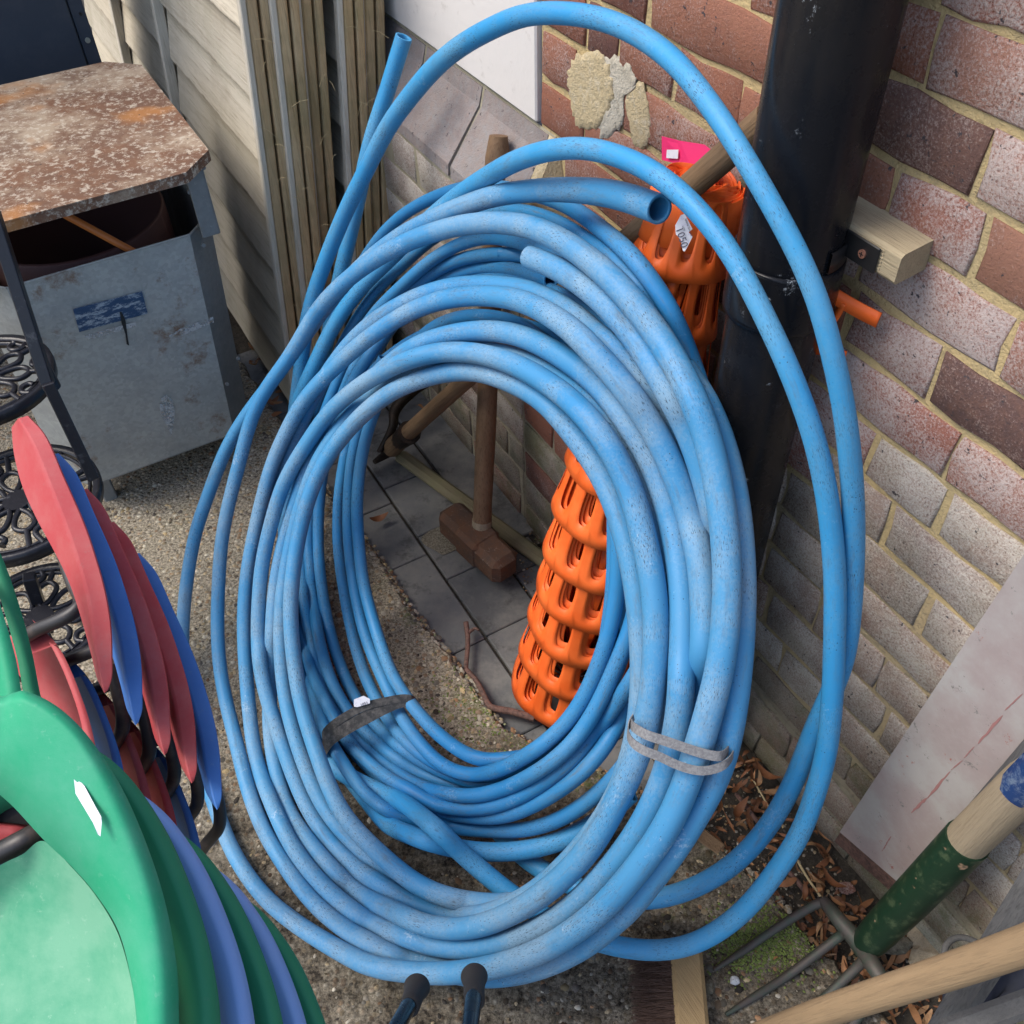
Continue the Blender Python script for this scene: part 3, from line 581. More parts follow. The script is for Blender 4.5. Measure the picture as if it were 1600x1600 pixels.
# wedge of mortar at the end of the plinth
mb=MB(); mb.add([wp(-1.285,.838,.004),wp(-1.262,.838,.004),wp(-1.225,.70,.002),wp(-1.262,.69,.078),wp(-1.285,.70,.080),wp(-1.285,.69,-.01),wp(-1.22,.69,-.01)],[(0,1,2,3,4),(0,4,5),(1,6,2),(4,3,2,6,5)]); part('mortar_fillet',mb,'mortar_patch',rw)
# ------------------------------------------------------------------ downpipe
PN=np.array([.315,.922,0]); PR=.0575
def ring(m_,c,prof,n=40):
    rows=[]
    for (r,h) in prof: rows.append([np.array([c[0]+r*math.cos(a_),c[1]+r*math.sin(a_),h]) for a_ in np.linspace(0,2*math.pi,n+1)])
    m_.grid(rows)
# height of the socket from its picture position on the pipe's near side
rr=ray(1225,440); hd_=np.linalg.norm(rr[:2]); SH=H+rr[2]*((np.linalg.norm(PN[:2])-PR)/hd_)
pipe=thing('downpipe',PN,'thick black plastic downpipe standing in front of the brick wall','pipe')
mb=MB(); ring(mb,PN,[(PR,SH-.01),(PR,2.3)]); part('upper_pipe',mb,'pvc',pipe)
mb=MB(); ring(mb,PN,[(PR-.002,-.05),(PR-.002,SH-.055)]); part('lower_pipe',mb,'pvc',pipe)
mb=MB(); ring(mb,PN,[(PR-.002,SH-.075),(PR+.0045,SH-.07),(PR+.0055,SH-.062),(PR+.0055,SH+.000),(PR+.0045,SH+.004),(PR+.0012,SH+.004)]); part('socket',mb,'pvc',pipe)
# timber block and bracket
bl0=Wd(1330,335,.05); u0=-.80; 
def UV(p): return -(D@p),p[2]
ub=UV(Wd(1430,395,.052))[0]; vt=UV(Wd(1460,372,.0))[1]
block=thing('timber_block',wp(-.70,vt-.03,.03),'weathered timber block fixed to the bricks behind the black downpipe','block')
def mkblock():
    m_=MB(); x0=-.78; x1=UV(Wd(1457,375,.0))[0]+.004; x1b=UV(Wd(1400,445,.05))[0]+.003; th=.052; y1=UV(Wd(1457,375,.005))[1]; y0=UV(Wd(1400,447,.05))[1]
    y1=y1-.0
    prof=[(.002,y1),(th-.004,y1),(th,y1-.004),(th,y0+.004),(th-.003,y0),(.002,y0)]
    a_=[wp(x0,v,o_) for o_,v in prof]; b_=[wp(x1 if o_<.03 else (x1+x1b)/2,v,o_) for o_,v in prof]; n_=len(prof)
    m_.add(a_+b_,[(i,(i+1)%n_,n_+(i+1)%n_,n_+i) for i in range(n_)]+[tuple(range(n_)),tuple(range(n_,2*n_))[::-1]])
    return m_,x1,y0,y1
m_,bx1,by0,by1=mkblock(); part('timber',m_,'block_wood',block)
# long grooves on the face of the block
for k in range(6):
    vv=by0+.008+(by1-by0-.014)*k/5
    mb=MB(); mb.box(wp((bx1-.02+-.78)/2,vv,.0523),D,UP,N,.78+bx1-.014,.0012 if k%2 else .002,.0012,0); part('grain_ridge',mb,'block_wood',block)
brk=thing('pipe_bracket',wp(bx1-.06,(by0+by1)/2,.055),'black metal pipe bracket screwed to the timber block','bracket')
cb=wp(bx1-.058,by0+.5*(by1-by0)-.002,.0545); mb=MB(); mb.box(cb,D,UP,N,.075,.030,.003,.0012); mb.box(cb+D*.045-N*.01,D,UP,N,.03,.028,.024,.003); part('strap_plate',mb,'black',brk)
sc_=cb-D*(.018)-N*.002; mb=MB(); mb.tube([sc_+N*.001,sc_-N*.0014],.0048,14); s1=part('screw',mb,'copper',brk)
mb=MB(); mb.box(sc_-N*.0017,D,UP,N,.0055,.0009,.0004); mb.box(sc_-N*.0018,UP,D,N,.0055,.0009,.0004); part('screw_slot',mb,'black',s1)
mb=MB(); ring(mb,PN,[(PR+.0015,SH+.001),(PR+.0035,SH+.002),(PR+.0035,SH+.028),(PR+.0015,SH+.029)]) ; 
# the clip band hugs only the wall side
rows=[]
for (r,h) in ((PR+.001,SH+.006),(PR+.004,SH+.006),(PR+.004,SH+.030),(PR+.001,SH+.030)):
    rows.append([np.array([PN[0]+r*math.cos(a_),PN[1]+r*math.sin(a_),h]) for a_ in np.linspace(math.radians(-62),math.radians(118),26)])
mb=MB(); mb.grid(rows); part('clip_band',mb,'black',brk)
# ------------------------------------------------------------------ fence panels
def fence_panel(q0,length,offb,offt,label,boards=10,m_end='stile_brown',height=1.28,th=.042,batt=(),e=.125,pale=True):
    L0=NQ(WD-offb,q0,0.0); lean=np.array(UP*.94-N*(offt-offb)); lean=lean/np.linalg.norm(lean)
    nn=np.cross(D,lean); nn=nn/np.linalg.norm(nn); 
    if nn@N>0: nn=-nn                       # face normal, towards the room
    root=thing('fence_panel',L0,label,'fence','fence panels stacked against the wall')
    hz=.0
    def pt(q,h,o): return L0+D*q+lean*h+nn*o
    m_=MB(); m_.box(pt(.010,height/2+hz,-.004),D,nn,lean,.020,.012,height,.002); part('stile',m_,'stile_wood',root)
    m_=MB(); m_.box(pt(.019,height/2+hz,-.010-th/4),D,nn,lean,.038,th*.46,height,.003); part('stile',m_,m_end,root)
    m_=MB(); m_.box(pt(.017,height/2+hz,-.012-th*.76),D,nn,lean,.034,th*.40,height-.01,.003); part('stile',m_,m_end,root)
    for bq,wd in batt:
        m_=MB(); m_.box(pt(bq,height/2,.004),D,nn,lean,wd,.024,height,.002); part('batten',m_,'stile_wood',root)
        m_=MB(); m_.box(pt(bq+.055,height/2,-.012),D,nn,lean,.05,.02,height,.002); part('batten',m_,'stile_brown',root)
    nb=int(height/e)
    for k in range(nb):
        h0=.02+k*e; m_=MB(); nx=26; rows=[[],[],[],[]]
        for i in range(nx+1):
            q=.004+(length-.01)*i/nx; wv_=.007*noise.noise(Vector((q*3,k*7+offb*50,0)))+.003*noise.noise(Vector((q*11,k*7,4)))
            rows[0].append(pt(q,h0+wv_,-.018)); rows[1].append(pt(q,h0+wv_,-.0015+.001*noise.noise(Vector((q*5,k,2))))); rows[2].append(pt(q,h0+e+.018,-.018)); rows[3].append(pt(q,h0+e+.018,-.023))
        vv=[p for r_ in rows for p in r_]; C_=nx+1; fs=[];uvs=[]; V_=(0,.02,1,1)
        for i in range(3):
            for j in range(nx): fs.append((i*C_+j,i*C_+j+1,(i+1)*C_+j+1,(i+1)*C_+j)); uvs.append(((j/nx,V_[i]),((j+1)/nx,V_[i]),((j+1)/nx,V_[i+1]),(j/nx,V_[i+1])))
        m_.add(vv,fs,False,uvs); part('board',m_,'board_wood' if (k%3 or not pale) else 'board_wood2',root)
    return root
fence_panel(1.832,1.80,.400,.315,'front fence panel of the left stack, its pale overlapping boards in full view',batt=((.66,.02),(1.2,.03)))
fence_panel(1.822,1.80,.352,.262,'second fence panel of the left stack, only its weathered end showing',batt=())
fence_panel(1.850,1.80,.300,.205,'rearmost fence panel of the left stack, beside the dark gap')
fence_panel(1.835,1.80,.225,.128,'front fence panel of the stack next to the blue hose end',e=.13)
fence_panel(1.845,1.80,.178,.080,'fence panel nearest the white rendered wall, mossy end upright')
# straw wisps caught between the panels
mb=MB()
for _ in range(34):
    q=1.79; px=random.uniform(392,500) if random.random()<.7 else random.uniform(540,600); py=random.uniform(40,520)
    p=Qp(px+py*.12 if px<500 else px,py,q); dr=np.array([random.gauss(0,1),random.gauss(0,.3),random.gauss(0,1.0)]); dr/=np.linalg.norm(dr); L_=random.uniform(.012,.04)
    pp=[p,p+dr*L_*.5+UP*.004,p+dr*L_]; mb.tube(pp,.0004,4,False)
solo('straw_wisps',mb,'straw',NQ(.4,1.8,.5),'dry straw wisps sticking out between the stacked fence panels','straw',kind='stuff')
# ------------------------------------------------------------------ galvanised bin with rusty top
def octo(n0,n1,q0,q1,c,h): return [NQ(n0+c,q0,h),NQ(n1-c,q0,h),NQ(n1,q0+c,h),NQ(n1,q1-c,h),NQ(n1-c,q1,h),NQ(n0+c,q1,h),NQ(n0,q1-c,h),NQ(n0,q0+c,h)]
bn=thing('metal_bin',NQ(.1,1.98,0),'galvanised metal bin with an octagonal rust-stained top plate','bin')
B0,B1,Q0,Q1=-.125,.322,1.735,2.20
lo=octo(B0-.01,B1-.035,Q0+.008,Q1,.052,.10); hi=octo(B0,B1,Q0,Q1,.055,.60)
def panel(a_,b_,c_,d_,m,t_=.002,name='side_panel',lab=None):
    nrm=np.cross(b_-a_,d_-a_); nrm/=np.linalg.norm(nrm); mbx=MB(); mbx.poly([a_,b_,c_,d_],t_,nrm); return part(name,mbx,m,bn,lab)
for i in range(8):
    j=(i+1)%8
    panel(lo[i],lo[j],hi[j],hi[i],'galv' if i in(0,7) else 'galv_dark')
    mbx=MB(); mbx.tube([hi[i],hi[j]],.0022,6); part('rim',mbx,'galv',bn)
mb=MB(); mb.poly(lo,.003,UP); part('base_plate',mb,'galv_dark',bn)
for n_,q in ((B0+.06,Q0+.07),(B1-.07,Q0+.07),(B0+.06,Q1-.06),(B1-.07,Q1-.06)):
    mb=MB(); mb.box(NQ(n_,q,.05),N,D,UP,.03,.03,.11,.003); part('foot',mb,'galv_dark',bn)
tp=octo(-.19,.345,1.68,2.262,.062,.745); mb=MB(); mb.poly(tp,.003,UP); part('top_plate',mb,'rust',bn)
for i in range(8):
    j=(i+1)%8; a_,b_=tp[i],tp[j]; nr=np.cross(b_-a_,UP); nr/=np.linalg.norm(nr); mb=MB(); mb.poly([a_-UP*.0035,b_-UP*.0035,b_-UP*.020,a_-UP*.020],.002,nr); part('plate_lip',mb,'rust',bn)
for n_,q in ((.305,1.728),(-.155,1.728),(.30,2.17),(-.155,2.17)):
    mb=MB(); mb.box(NQ(n_,q,.66),N,D,UP,.034,.006,.14,.001); mb.box(NQ(n_+.016,q+.012,.66),N,D,UP,.004,.03,.14,.001); part('corner_post',mb,'galv_dark',bn)
# inner drum and orange rod
mb=MB(); c=NQ(.085,1.96,0); ring(mb,c,[(.185,.12),(.185,.585),(.18,.59),(.178,.12)],36); part('inner_drum',mb,'drum',bn)
pa=Qp(95,332,1.83); pb=Qp(206,392,1.78); mb=MB(); dd=(pb-pa); mb.tube([pa-dd*.1,pb+dd*.6],.0075,10); solo('orange_rod',mb,'rod_orange',pb,'orange painted rod leaning inside the galvanised bin under its top','rod')
# marks on the front sheet
def onfront(px,py,o=.003): 
    a_,b_,c_=lo[0],lo[1],hi[1]; nr=np.cross(b_-a_,c_-a_); nr/=np.linalg.norm(nr); 
    if nr@D>0: nr=-nr
    r=ray(px,py); t_=((a_+nr*o-CAM)@nr)/(r@nr); return CAM+r*t_,nr
def decal(px,m,o,name,lab,parent=bn,f=onfront):
    ps=[f(x,y,o)[0] for x,y in px]; nr=f(*px[0],o)[1]; m_=MB(); m_.poly(ps,.0006,nr); return part(name,m_,m,parent,lab)
decal([(114,483),(222,455),(231,490),(124,519)],'bluelabel',.0030,'label_plate','scraped blue label with the print worn off')
decal([(187,488),(190,487),(196,500),(200,530),(202,540),(198,538),(196,522),(190,505)],'black',.0040,'drip_mark','black drip')
decal([(262,526),(285,512),(318,500),(333,495),(334,504),(310,514),(285,525)],'chalkmark',.0030,'paint_smear','white paint smear')
decal([(130,525),(212,503),(213,510),(140,531)],'chalkmark',.0031,'glue_mark','brown glue strip')
lf=[(260,618),(270,626),(274,645),(271,665),(268,680),(262,668),(252,650),(249,635),(252,622)]
decal(lf,'chalkmark',.0033,'leaf_print','pale skeleton of a leaf stuck flat')
for px,py in ((318,383),(372,560),(355,600),(40,470),(318,262),(296,300)):
    p_,nr_=onfront(px,py,.003); m_=MB(); m_.tube([p_-nr_*.002,p_+nr_*.0015],.0042,10); part('rivet',m_,'galv_dark',bn)
# navy metal cabinet behind the bin
cab=thing('metal_cabinet',NQ(-.1,2.75,0),'dark slate blue metal cabinet behind the rusty topped bin','cabinet')
c1=Qp(110,0,2.55); c2=Qp(147,0,2.55)
na,nb_=N@Qp(130,80,2.55),N@Qp(160,98,2.55)
mb=MB(); mb.box(NQ((na-1.2)/2,2.75,.9),N,D,UP,na+1.2,.40,1.8,.003); part('front_panel',mb,'navy',cab)
mb=MB(); mb.box(NQ((na+nb_)/2+.001,2.752,.9),N,D,UP,nb_-na-.002,.396,1.8,.002); fl=part('side_flange',mb,'navy',cab)
for px,py,m,r in ((137,63,'zinc',.006),(126,22,'black',.0035),(147,102,'black',.0035)):
    p=Qp(px,py,2.552); mb=MB(); mb.tube([p+D*.002,p-D*.002],r,14); x=part('screw' if m=='zinc' else 'screw_hole',mb,m,fl)
# ------------------------------------------------------------------ plant stand
ps=thing('plant_stand',G(20,900),'black cast iron tiered plant stand with scrolled round shelves','plant stand')
def spiral(c,r0,turn,n_,ph,sg=1): return [c+np.array([(r0*(1-.75*i/n_))*math.cos(ph+sg*turn*i/n_),(r0*(1-.75*i/n_))*math.sin(ph+sg*turn*i/n_),0]) for i in range(n_+1)]
def shelf(c,R_,rot,lab=None):
    m_=MB(); n_=48
    rows=[]
    for (r,h) in ((R_-.013,0.002),(R_-.010,.006),(R_,.006),(R_+.001,-.004),(R_-.001,-.018),(R_-.008,-.018),(R_-.013,-.004),(R_-.013,.002)):
        rows.append([c+np.array([r*math.cos(a_),r*math.sin(a_),h]) for a_ in np.linspace(0,2*math.pi,n_+1)])
    m_.grid(rows)
    rows=[]
    for (r,h) in ((R_-.022,-.002),(R_-.020,.003),(R_-.017,.003),(R_-.015,-.002),(R_-.022,-.002)):
        rows.append([c+np.array([r*math.cos(a_),r*math.sin(a_),h]) for a_ in np.linspace(0,2*math.pi,n_+1)])
    m_.grid(rows)
    sh=part('shelf',m_,'iron',ps,lab)
    k=8
    for i in range(k):
        a0=rot+2*math.pi*i/k; m2=MB()
        def pl(r,a_): return c+np.array([r*math.cos(a_),r*math.sin(a_),0])
        # petal loop
        m2.tube(catmull([pl(.022,a0),pl(.042,a0-.28),pl(.066,a0-.24),pl(.078,a0),pl(.066,a0+.24),pl(.042,a0+.28),pl(.022,a0)],n=5),.0048,8)
        # outward scrolls
        m2.tube(catmull([pl(R_-.013,a0+.16),pl(.092,a0+.12),pl(.082,a0+.24),pl(.088,a0+.38),pl(.100,a0+.36)],n=5),[.005]*20+[.0075],8)
        m2.tube(catmull([pl(.078,a0),pl(R_-.014,a0-.03)],n=5),.005,8)
        part('scroll',m2,'iron',ps)
    m2=MB(); m2.tube([c-UP*.004,c+UP*.004],.024,20); part('hub',m2,'iron',ps)
cA=P(-28,592,1.62); cB=P(28,783,1.60); cC=P(62,965,1.62)
shelf(cA,.118,.2); shelf(cB,.135,.5); shelf(cC,.118,.1)
def bar(px,m,r,name='upright'):
    pts=[P(*p) for p in px]; m_=MB(); d_=pts[-1]-pts[0]; c_=(pts[0]+pts[-1])/2; s_=np.cross(d_,UP); s2=np.cross(d_,s_)
    m_.box(c_,d_,s_,s2,np.linalg.norm(d_),r*2,r*2,.0015); return part(name,m_,m,ps)
bar([(-12,330,1.40),(75,600,1.50)],'iron',.0095); bar([(74,598,1.49),(146,748,1.58)],'iron',.0092)
bar([(45,900,1.60),(75,985,1.70)],'iron',.010)
mb=MB(); p=P(74,590,1.53); mb.tube([p-UP*.02,p+UP*.03],[.014,.012],12); part('boss',mb,'iron',ps)
# ------------------------------------------------------------------ hoses
AF,BF,CF=1.36,-.85,-.06
AR,BR,CR=1.52,-1.02,-.08
def zpl(px,py,A,B,C):
    X_=(px-800)/F; Y_=(py-800)/F; return A/(1-B*X_-C*Y_)
NB=G(893,1062,.0); NTP=Wd(1094,292,.055); NAX=NTP-NB; NL=np.linalg.norm(NAX); NAXU=NAX/NL
def rnet(s_): return np.interp(s_,[0,.15,.5,.8,1],[.106,.101,.087,.068,.053])
def zmax(px,py,r):
    rr=ray(px,py); z=9.
    if rr[2]<0: z=min(z,(H-r-.001)/-rr[2])
    nw=N@rr
    if nw>0: z=min(z,(WD-r-.008)/nw)
    # pipe cylinder
    dx,dy=rr[0],rr[1]; A=dx*dx+dy*dy; B=-2*(dx*PN[0]+dy*PN[1]); C=PN[0]**2+PN[1]**2-(PR+.007+r)**2; ds=B*B-4*A*C
    if ds>0: z=min(z,(-B-math.sqrt(ds))/(2*A))
    zs_=np.linspace(.8,2.2,141); q=CAM+rr*zs_[:,None]-NB; h=q@NAXU; k=np.linalg.norm(q-h[:,None]*NAXU,axis=1)<rnet(h/NL)+.020+r; k&=(h>-.02)&(h<NL+.04)
    if k.any(): z=min(z,zs_[np.argmax(k)]-.006)
    return z
FR=.0165; RRr=.0122
MRUN=[(640, 1472, 0.02), (600, 1452, 0.0), (550, 1420, 0), (500, 1375, 0), (450, 1307, 0), (425, 1250, 0), (401, 1195, 0), (390, 1120, 0), (381, 1000, 0), (383, 920, 0), (392, 860, 0), (405, 800, 0), (425, 725, 0), (448, 675, 0), (475, 625, 0), (525, 572, 0), (575, 528, 0), (625, 495, 0), (675, 472, 0), (715, 464, 0), (750, 461, 0), (790, 464, 0), (825, 472, 0), (875, 500, 0), (900, 518, 0), (940, 562, 0), (975, 602, 0), (1012, 652, 0), (1040, 702, 0), (1062, 755, 0), (1082, 812, 0), (1095, 862, 0), (1101, 950, 0.01), (1100, 1025, 0.02), (1090, 1110, 0.03)]
front=[ # (px,py,dz) traced runs of the front coil
 ('A',[(1030,327,-.075),(995,313,-.065),(960,303,-.05),(920,298,-.04),(870,296,-.02),(820,299,-.01),(775,305,.0),(725,321,0),(675,343,.01),(625,368,.03),(580,402,.04),(540,440,.04),(490,505,.04),(445,570,.04),(405,622,.035),(380,655,.03),(350,707,.01),(325,775,0),(307,825,0),(296,880,0),(287,950,0),(285,1020,0),(292,1100,0),(310,1180,0),(335,1255,0),(360,1325,0),(406,1394,-.01),(453,1434,-.02),(500,1462,-.03),(550,1485,-.03),(600,1502,-.03),(650,1513,-.03),(700,1518,-.03),(762,1512,-.03),(810,1500,-.03),(856,1481,-.03),(905,1450,-.03),(950,1412,-.03),(1012,1337,-.03),(1050,1280,-.03),(1077,1212,-.03),(1095,1157,-.03),(1110,1105,-.03),(1125,1050,-.03),(1135,975,-.03),(1137,900,-.03),(1135,850,-.03),(1127,787,-.03),(1117,725,-.03),(1100,662,-.03),(1075,605,-.03),(1037,537,-.03),(995,480,-.03),(950,430,-.03),(900,390,-.03),(850,361,-.03),(810,350,-.03),(775,347,-.03),(735,349,-.03),(700,356,-.03),(650,372,-.03),(600,396,-.03),(550,430,-.02),(500,478,-.02),(475,520,-.01),(450,562,-.0),(412,612,0),(390,660,0),(375,720,0),(360,775,0),(347,837,0),(342,900,0),(340,1000,0),(350,1080,0),(369,1150,0),(396,1250,0),(420,1305,0),(450,1350,0),(500,1412,.01),(550,1450,.02),(600,1477,.03),(650,1499,.03),(700,1516,.02),(762,1526,.0),(810,1520,0),(856,1507,.0),(919,1475,.01),(960,1440,.01),(997,1400,.01),(1059,1319,.01),(1100,1247,.01),(1122,1212,.01),(1135,1162,.01),(1144,1112,.01),(1152,1050,.01),(1157,975,.01),(1158,910,.01),(1155,850,.01),(1147,787,.01),(1135,725,.01),(1115,662,.01),(1092,618,.02),(1078,595,.04),(1066,575,.05)]),
 ('T',[(827,402,-.02),(850,409,-.02),(875,420,-.02),(925,453,-.02),(975,500,-.01),(1012,550,0),(1050,612,0),(1075,657,0),(1090,700,0),(1102,750,.01),(1114,805,.02),(1124,865,.04),(1130,915,.05)]),
 ('X4',[(1122,1105,.05),(1112,1140,.04),(1100,1175,.03),(1085,1247,.02),(1044,1334,.02),(981,1425,.02),(900,1478,.03),(830,1497,.04),(760,1500,.04)]),
 ('P',[*reversed(MRUN[1:]),(640,1469,.0),(680,1480,.0),(725,1484,0),(780,1477,0),(825,1460,0),(887,1425,0),(950,1362,0),(997,1303,0),(1037,1225,0),(1054,1170,0),(1065,1120,0),(1072,1050,0),(1073,975,0),(1070,920,0),(1065,880,0),(1055,825,0),(1037,762,0),(1012,710,0),(975,655,0),(940,608,0),(900,573,0),(850,541,0),(800,521,0),(750,517,0),(700,525,.01),(650,543,.02),(590,587,.035),(540,642,.04),(500,695,.04),(475,745,.04),(455,805,.04),(440,860,.035),(428,925,.03),(423,1000,.03),(422,1050,.03),(419,1100,.01),(420,1150,0),(430,1210,0),(450,1275,0),(475,1307,0),(500,1340,0),(550,1390,0),(600,1425,-.005),(650,1447,-.01),(700,1455,-.015),(750,1448,-.02),(794,1431,-.02),(856,1392,-.02),(919,1331,-.02),(950,1278,-.02),(980,1220,-.02),(1003,1165,-.02),(1020,1080,-.02),(1026,1000,-.02),(1023,920,-.02),(1012,865,-.02),(997,800,-.01),(975,737,-.01),(940,677,-.01),(900,632,-.01),(850,594,-.01),(800,567,-.01),(750,552,-.01),(710,549,-.01),(675,551,-.01),(625,567,-.01),(575,594,-.01),(525,632,0),(500,662,0),(475,700,0),(450,740,0),(435,775,0),(425,815,0),(412,865,0),(406,920,0),(404,1000,0),(412,1070,-.01),(436,1150,0),(452,1200,0),(470,1250,0),(500,1307,0),(550,1360,0),(600,1397,.01),(650,1420,.02),(725,1434,.03),(794,1418,.03),(856,1380,.03),(919,1315,.03),(955,1262,.03),(984,1200,.02),(1000,1130,.02),(1006,1060,.02),(1003,1000,.015),(998,940,.01),(990,887,.01),(978,837,.01),(962,787,.0),(938,735,0),(900,683,0),(850,625,.01),(800,597,.01),(750,579,.01),(712,579,.01),(675,585,.01),(625,604,.0),(587,628,0),(537,678,0),(507,720,0),(487,762,0),(472,812,0),(462,862,0),(457,900,0),(453,950,0),(456,1000,0),(466,1080,0),(486,1150,0),(522,1250,0),(550,1292,0),(600,1342,0),(650,1385,0),(700,1408,.01),(762,1420,.04),(800,1412,.06)]),
 ('Q2',[(1035,1150,.04),(1044,1100,.03),(1052,1040,.02),(1052,975,.02),(1048,930,.02),(1039,875,.02),(1024,812,.02),(1000,750,.02),(965,690,.02),(927,637,.02),(885,600,.02),(840,572,.02),(795,556,.02),(750,546,.03),(705,550,.04),(650,568,.03),(595,602,.03),(545,650,.02),(503,708,.025),(477,768,.03),(460,828,.03),(449,880,.03),(440,940,.02),(438,1000,.02),(444,1080,.01),(460,1150,.01),(496,1250,.0),(525,1295,.0),(560,1337,.01),(600,1372,.02),(640,1396,.03),(690,1412,.04)]),
 ('M2',[(1118,850,.045),(1108,800,.04),(1094,762,.03),(1073,705,.03),(1048,652,.03),(1000,590,.03),(960,545,.03),(900,492,.03),(850,462,.025),(800,449,.02),(750,445,.02),(710,447,.02),(675,455,.02),(625,476,.02),(575,508,.02),(537,547,.025),(500,600,.03),(472,655,.035),(445,725,.04),(427,790,.04),(412,850,.045),(404,920,.05),(402,980,.05)]),
]
Z=None
def rz(px,py): return zpl(px,py,AR,BR,CR)
def L(pts,dz=0): return [(x,y,None if len(p)<3 else p[2]) for p in pts for x,y in [p[:2]]]
rear=[
 ('L1',.0,[(915,1140,.07),(880,1165,.06),(840,1187,.05),(800,1200,.03),(755,1203),(725,1185),(687,1155),(650,1112),(615,1062),(592,1000),(577,950),(565,900),(561,850),(557,800),(560,750),(567,700),(580,655),(600,605),(625,565),(655,528),(690,503),(725,494),(760,493),(800,501),(835,518),(862,545),(900,592),(930,635),(955,700),(968,770),(970,830),(968,900),(964,950),(955,985),(942,1025),(925,1070),(900,1115),(860,1157),(800,1196),(755,1212),(700,1200),(662,1167),(625,1117),(602,1067),(577,1012),(562,962),(551,900),(545,850),(544,790),(550,715),(568,650),(600,585)]),
 ('L2',.01,[(600,560),(560,640),(542,700),(530,770),(528,850),(536,912),(547,975),(563,1037),(583,1085),(605,1122),(637,1162),(675,1190),(712,1207),(750,1214),(800,1203),(850,1173),(885,1145),(915,1105),(937,1055),(949,1000),(958,940),(962,880),(962,800)]),
 ('L3',.02,[(620,500),(575,560),(540,625),(515,690),(500,770),(497,850),(501,905),(512,975),(530,1037),(552,1087),(580,1127),(612,1160),(650,1186),(700,1210),(750,1224),(800,1215),(850,1190),(890,1158),(925,1110),(950,1060),(968,1000),(982,950),(987,900),(987,830),(975,740),(960,680)]),
 ('L4',.03,[(482,850),(486,925),(497,1000),(515,1062),(540,1108),(570,1145),(605,1175),(650,1206),(700,1224),(750,1233),(795,1222),(845,1195),(890,1160),(930,1113),(958,1062),(978,1000),(990,940),(995,880),(995,800),(985,720),(960,640),(925,568),(875,532),(825,510),(780,500),(740,500),(700,508),(650,528),(600,560),(555,605),(520,660),(498,715),(485,780),(482,850)]),
 ('L5',.0,[(500,690,.05),(485,760,.04),(474,830,.02),(472,900),(474,940),(482,990),(496,1050),(518,1098),(547,1145),(587,1180),(637,1220),(687,1241),(737,1248),(790,1234),(840,1208),(880,1178),(915,1137),(945,1080),(965,1030),(985,985),(997,930),(1005,860),(1000,780),(985,700)]),
 ('L6',.015,[(690,1264),(660,1258),(612,1235),(562,1195),(528,1158),(500,1108),(482,1060),(470,1000),(466,930),(466,850),(473,780),(488,710),(510,640),(545,560),(580,500),(625,455),(662,420),(700,393),(750,372),(800,375),(850,393),(900,425),(950,470),(1000,540),(1030,620),(1045,720),(1050,820),(1045,900),(1030,980),(1000,1045),(965,1100),(935,1140),(900,1185),(865,1215),(820,1245),(775,1262),(737,1268),(690,1264)]),
 ('L7',.02,[(822,402),(785,399),(750,400),(700,412),(662,437),(625,468),(585,520),(555,575),(530,640),(515,700)]),
 ('L8',.03,[(860,440),(800,421),(750,417),(700,430),(660,455),(620,495),(590,540),(560,600)]),
 ('L9',.02,[(640,480),(675,460),(712,444),(750,435),(785,432),(825,438),(875,459),(925,492),(975,543),(1015,605),(1045,690),(1055,780),(1055,880),(1040,970),(1010,1040),(985,1085),(960,1140),(920,1195),(870,1235),(825,1260),(780,1277),(737,1277),(700,1274),(650,1260,.02),(600,1232,.03),(560,1196,.04),(528,1158,.05),(505,1120,.06)]),
 ('L10',.03,[(1045,430),(1000,440),(975,480)] if False else [(1120,740),(1108,660),(1085,580),(1050,492),(1019,445),(987,402),(940,361),(894,325),(862,312),(830,302),(795,295),(750,289),(725,293),(675,309),(625,338),(600,362),(575,395),(555,430),(535,465),(518,510),(500,560),(480,630),(466,700),(460,790),(460,880),(466,960),(478,1040),(497,1110),(525,1180),(562,1225),(600,1253),(637,1268),(687,1283),(737,1292),(800,1297),(850,1290),(900,1267),(937,1237),(975,1200),(1010,1140)]),
 ('L11',.045,[(1060,520),(1010,455),(960,405),(900,362),(850,337),(800,327),(760,331),(700,358),(665,380),(637,407),(595,445),(560,492),(535,532),(505,590),(482,650),(464,720),(456,780)]),
]
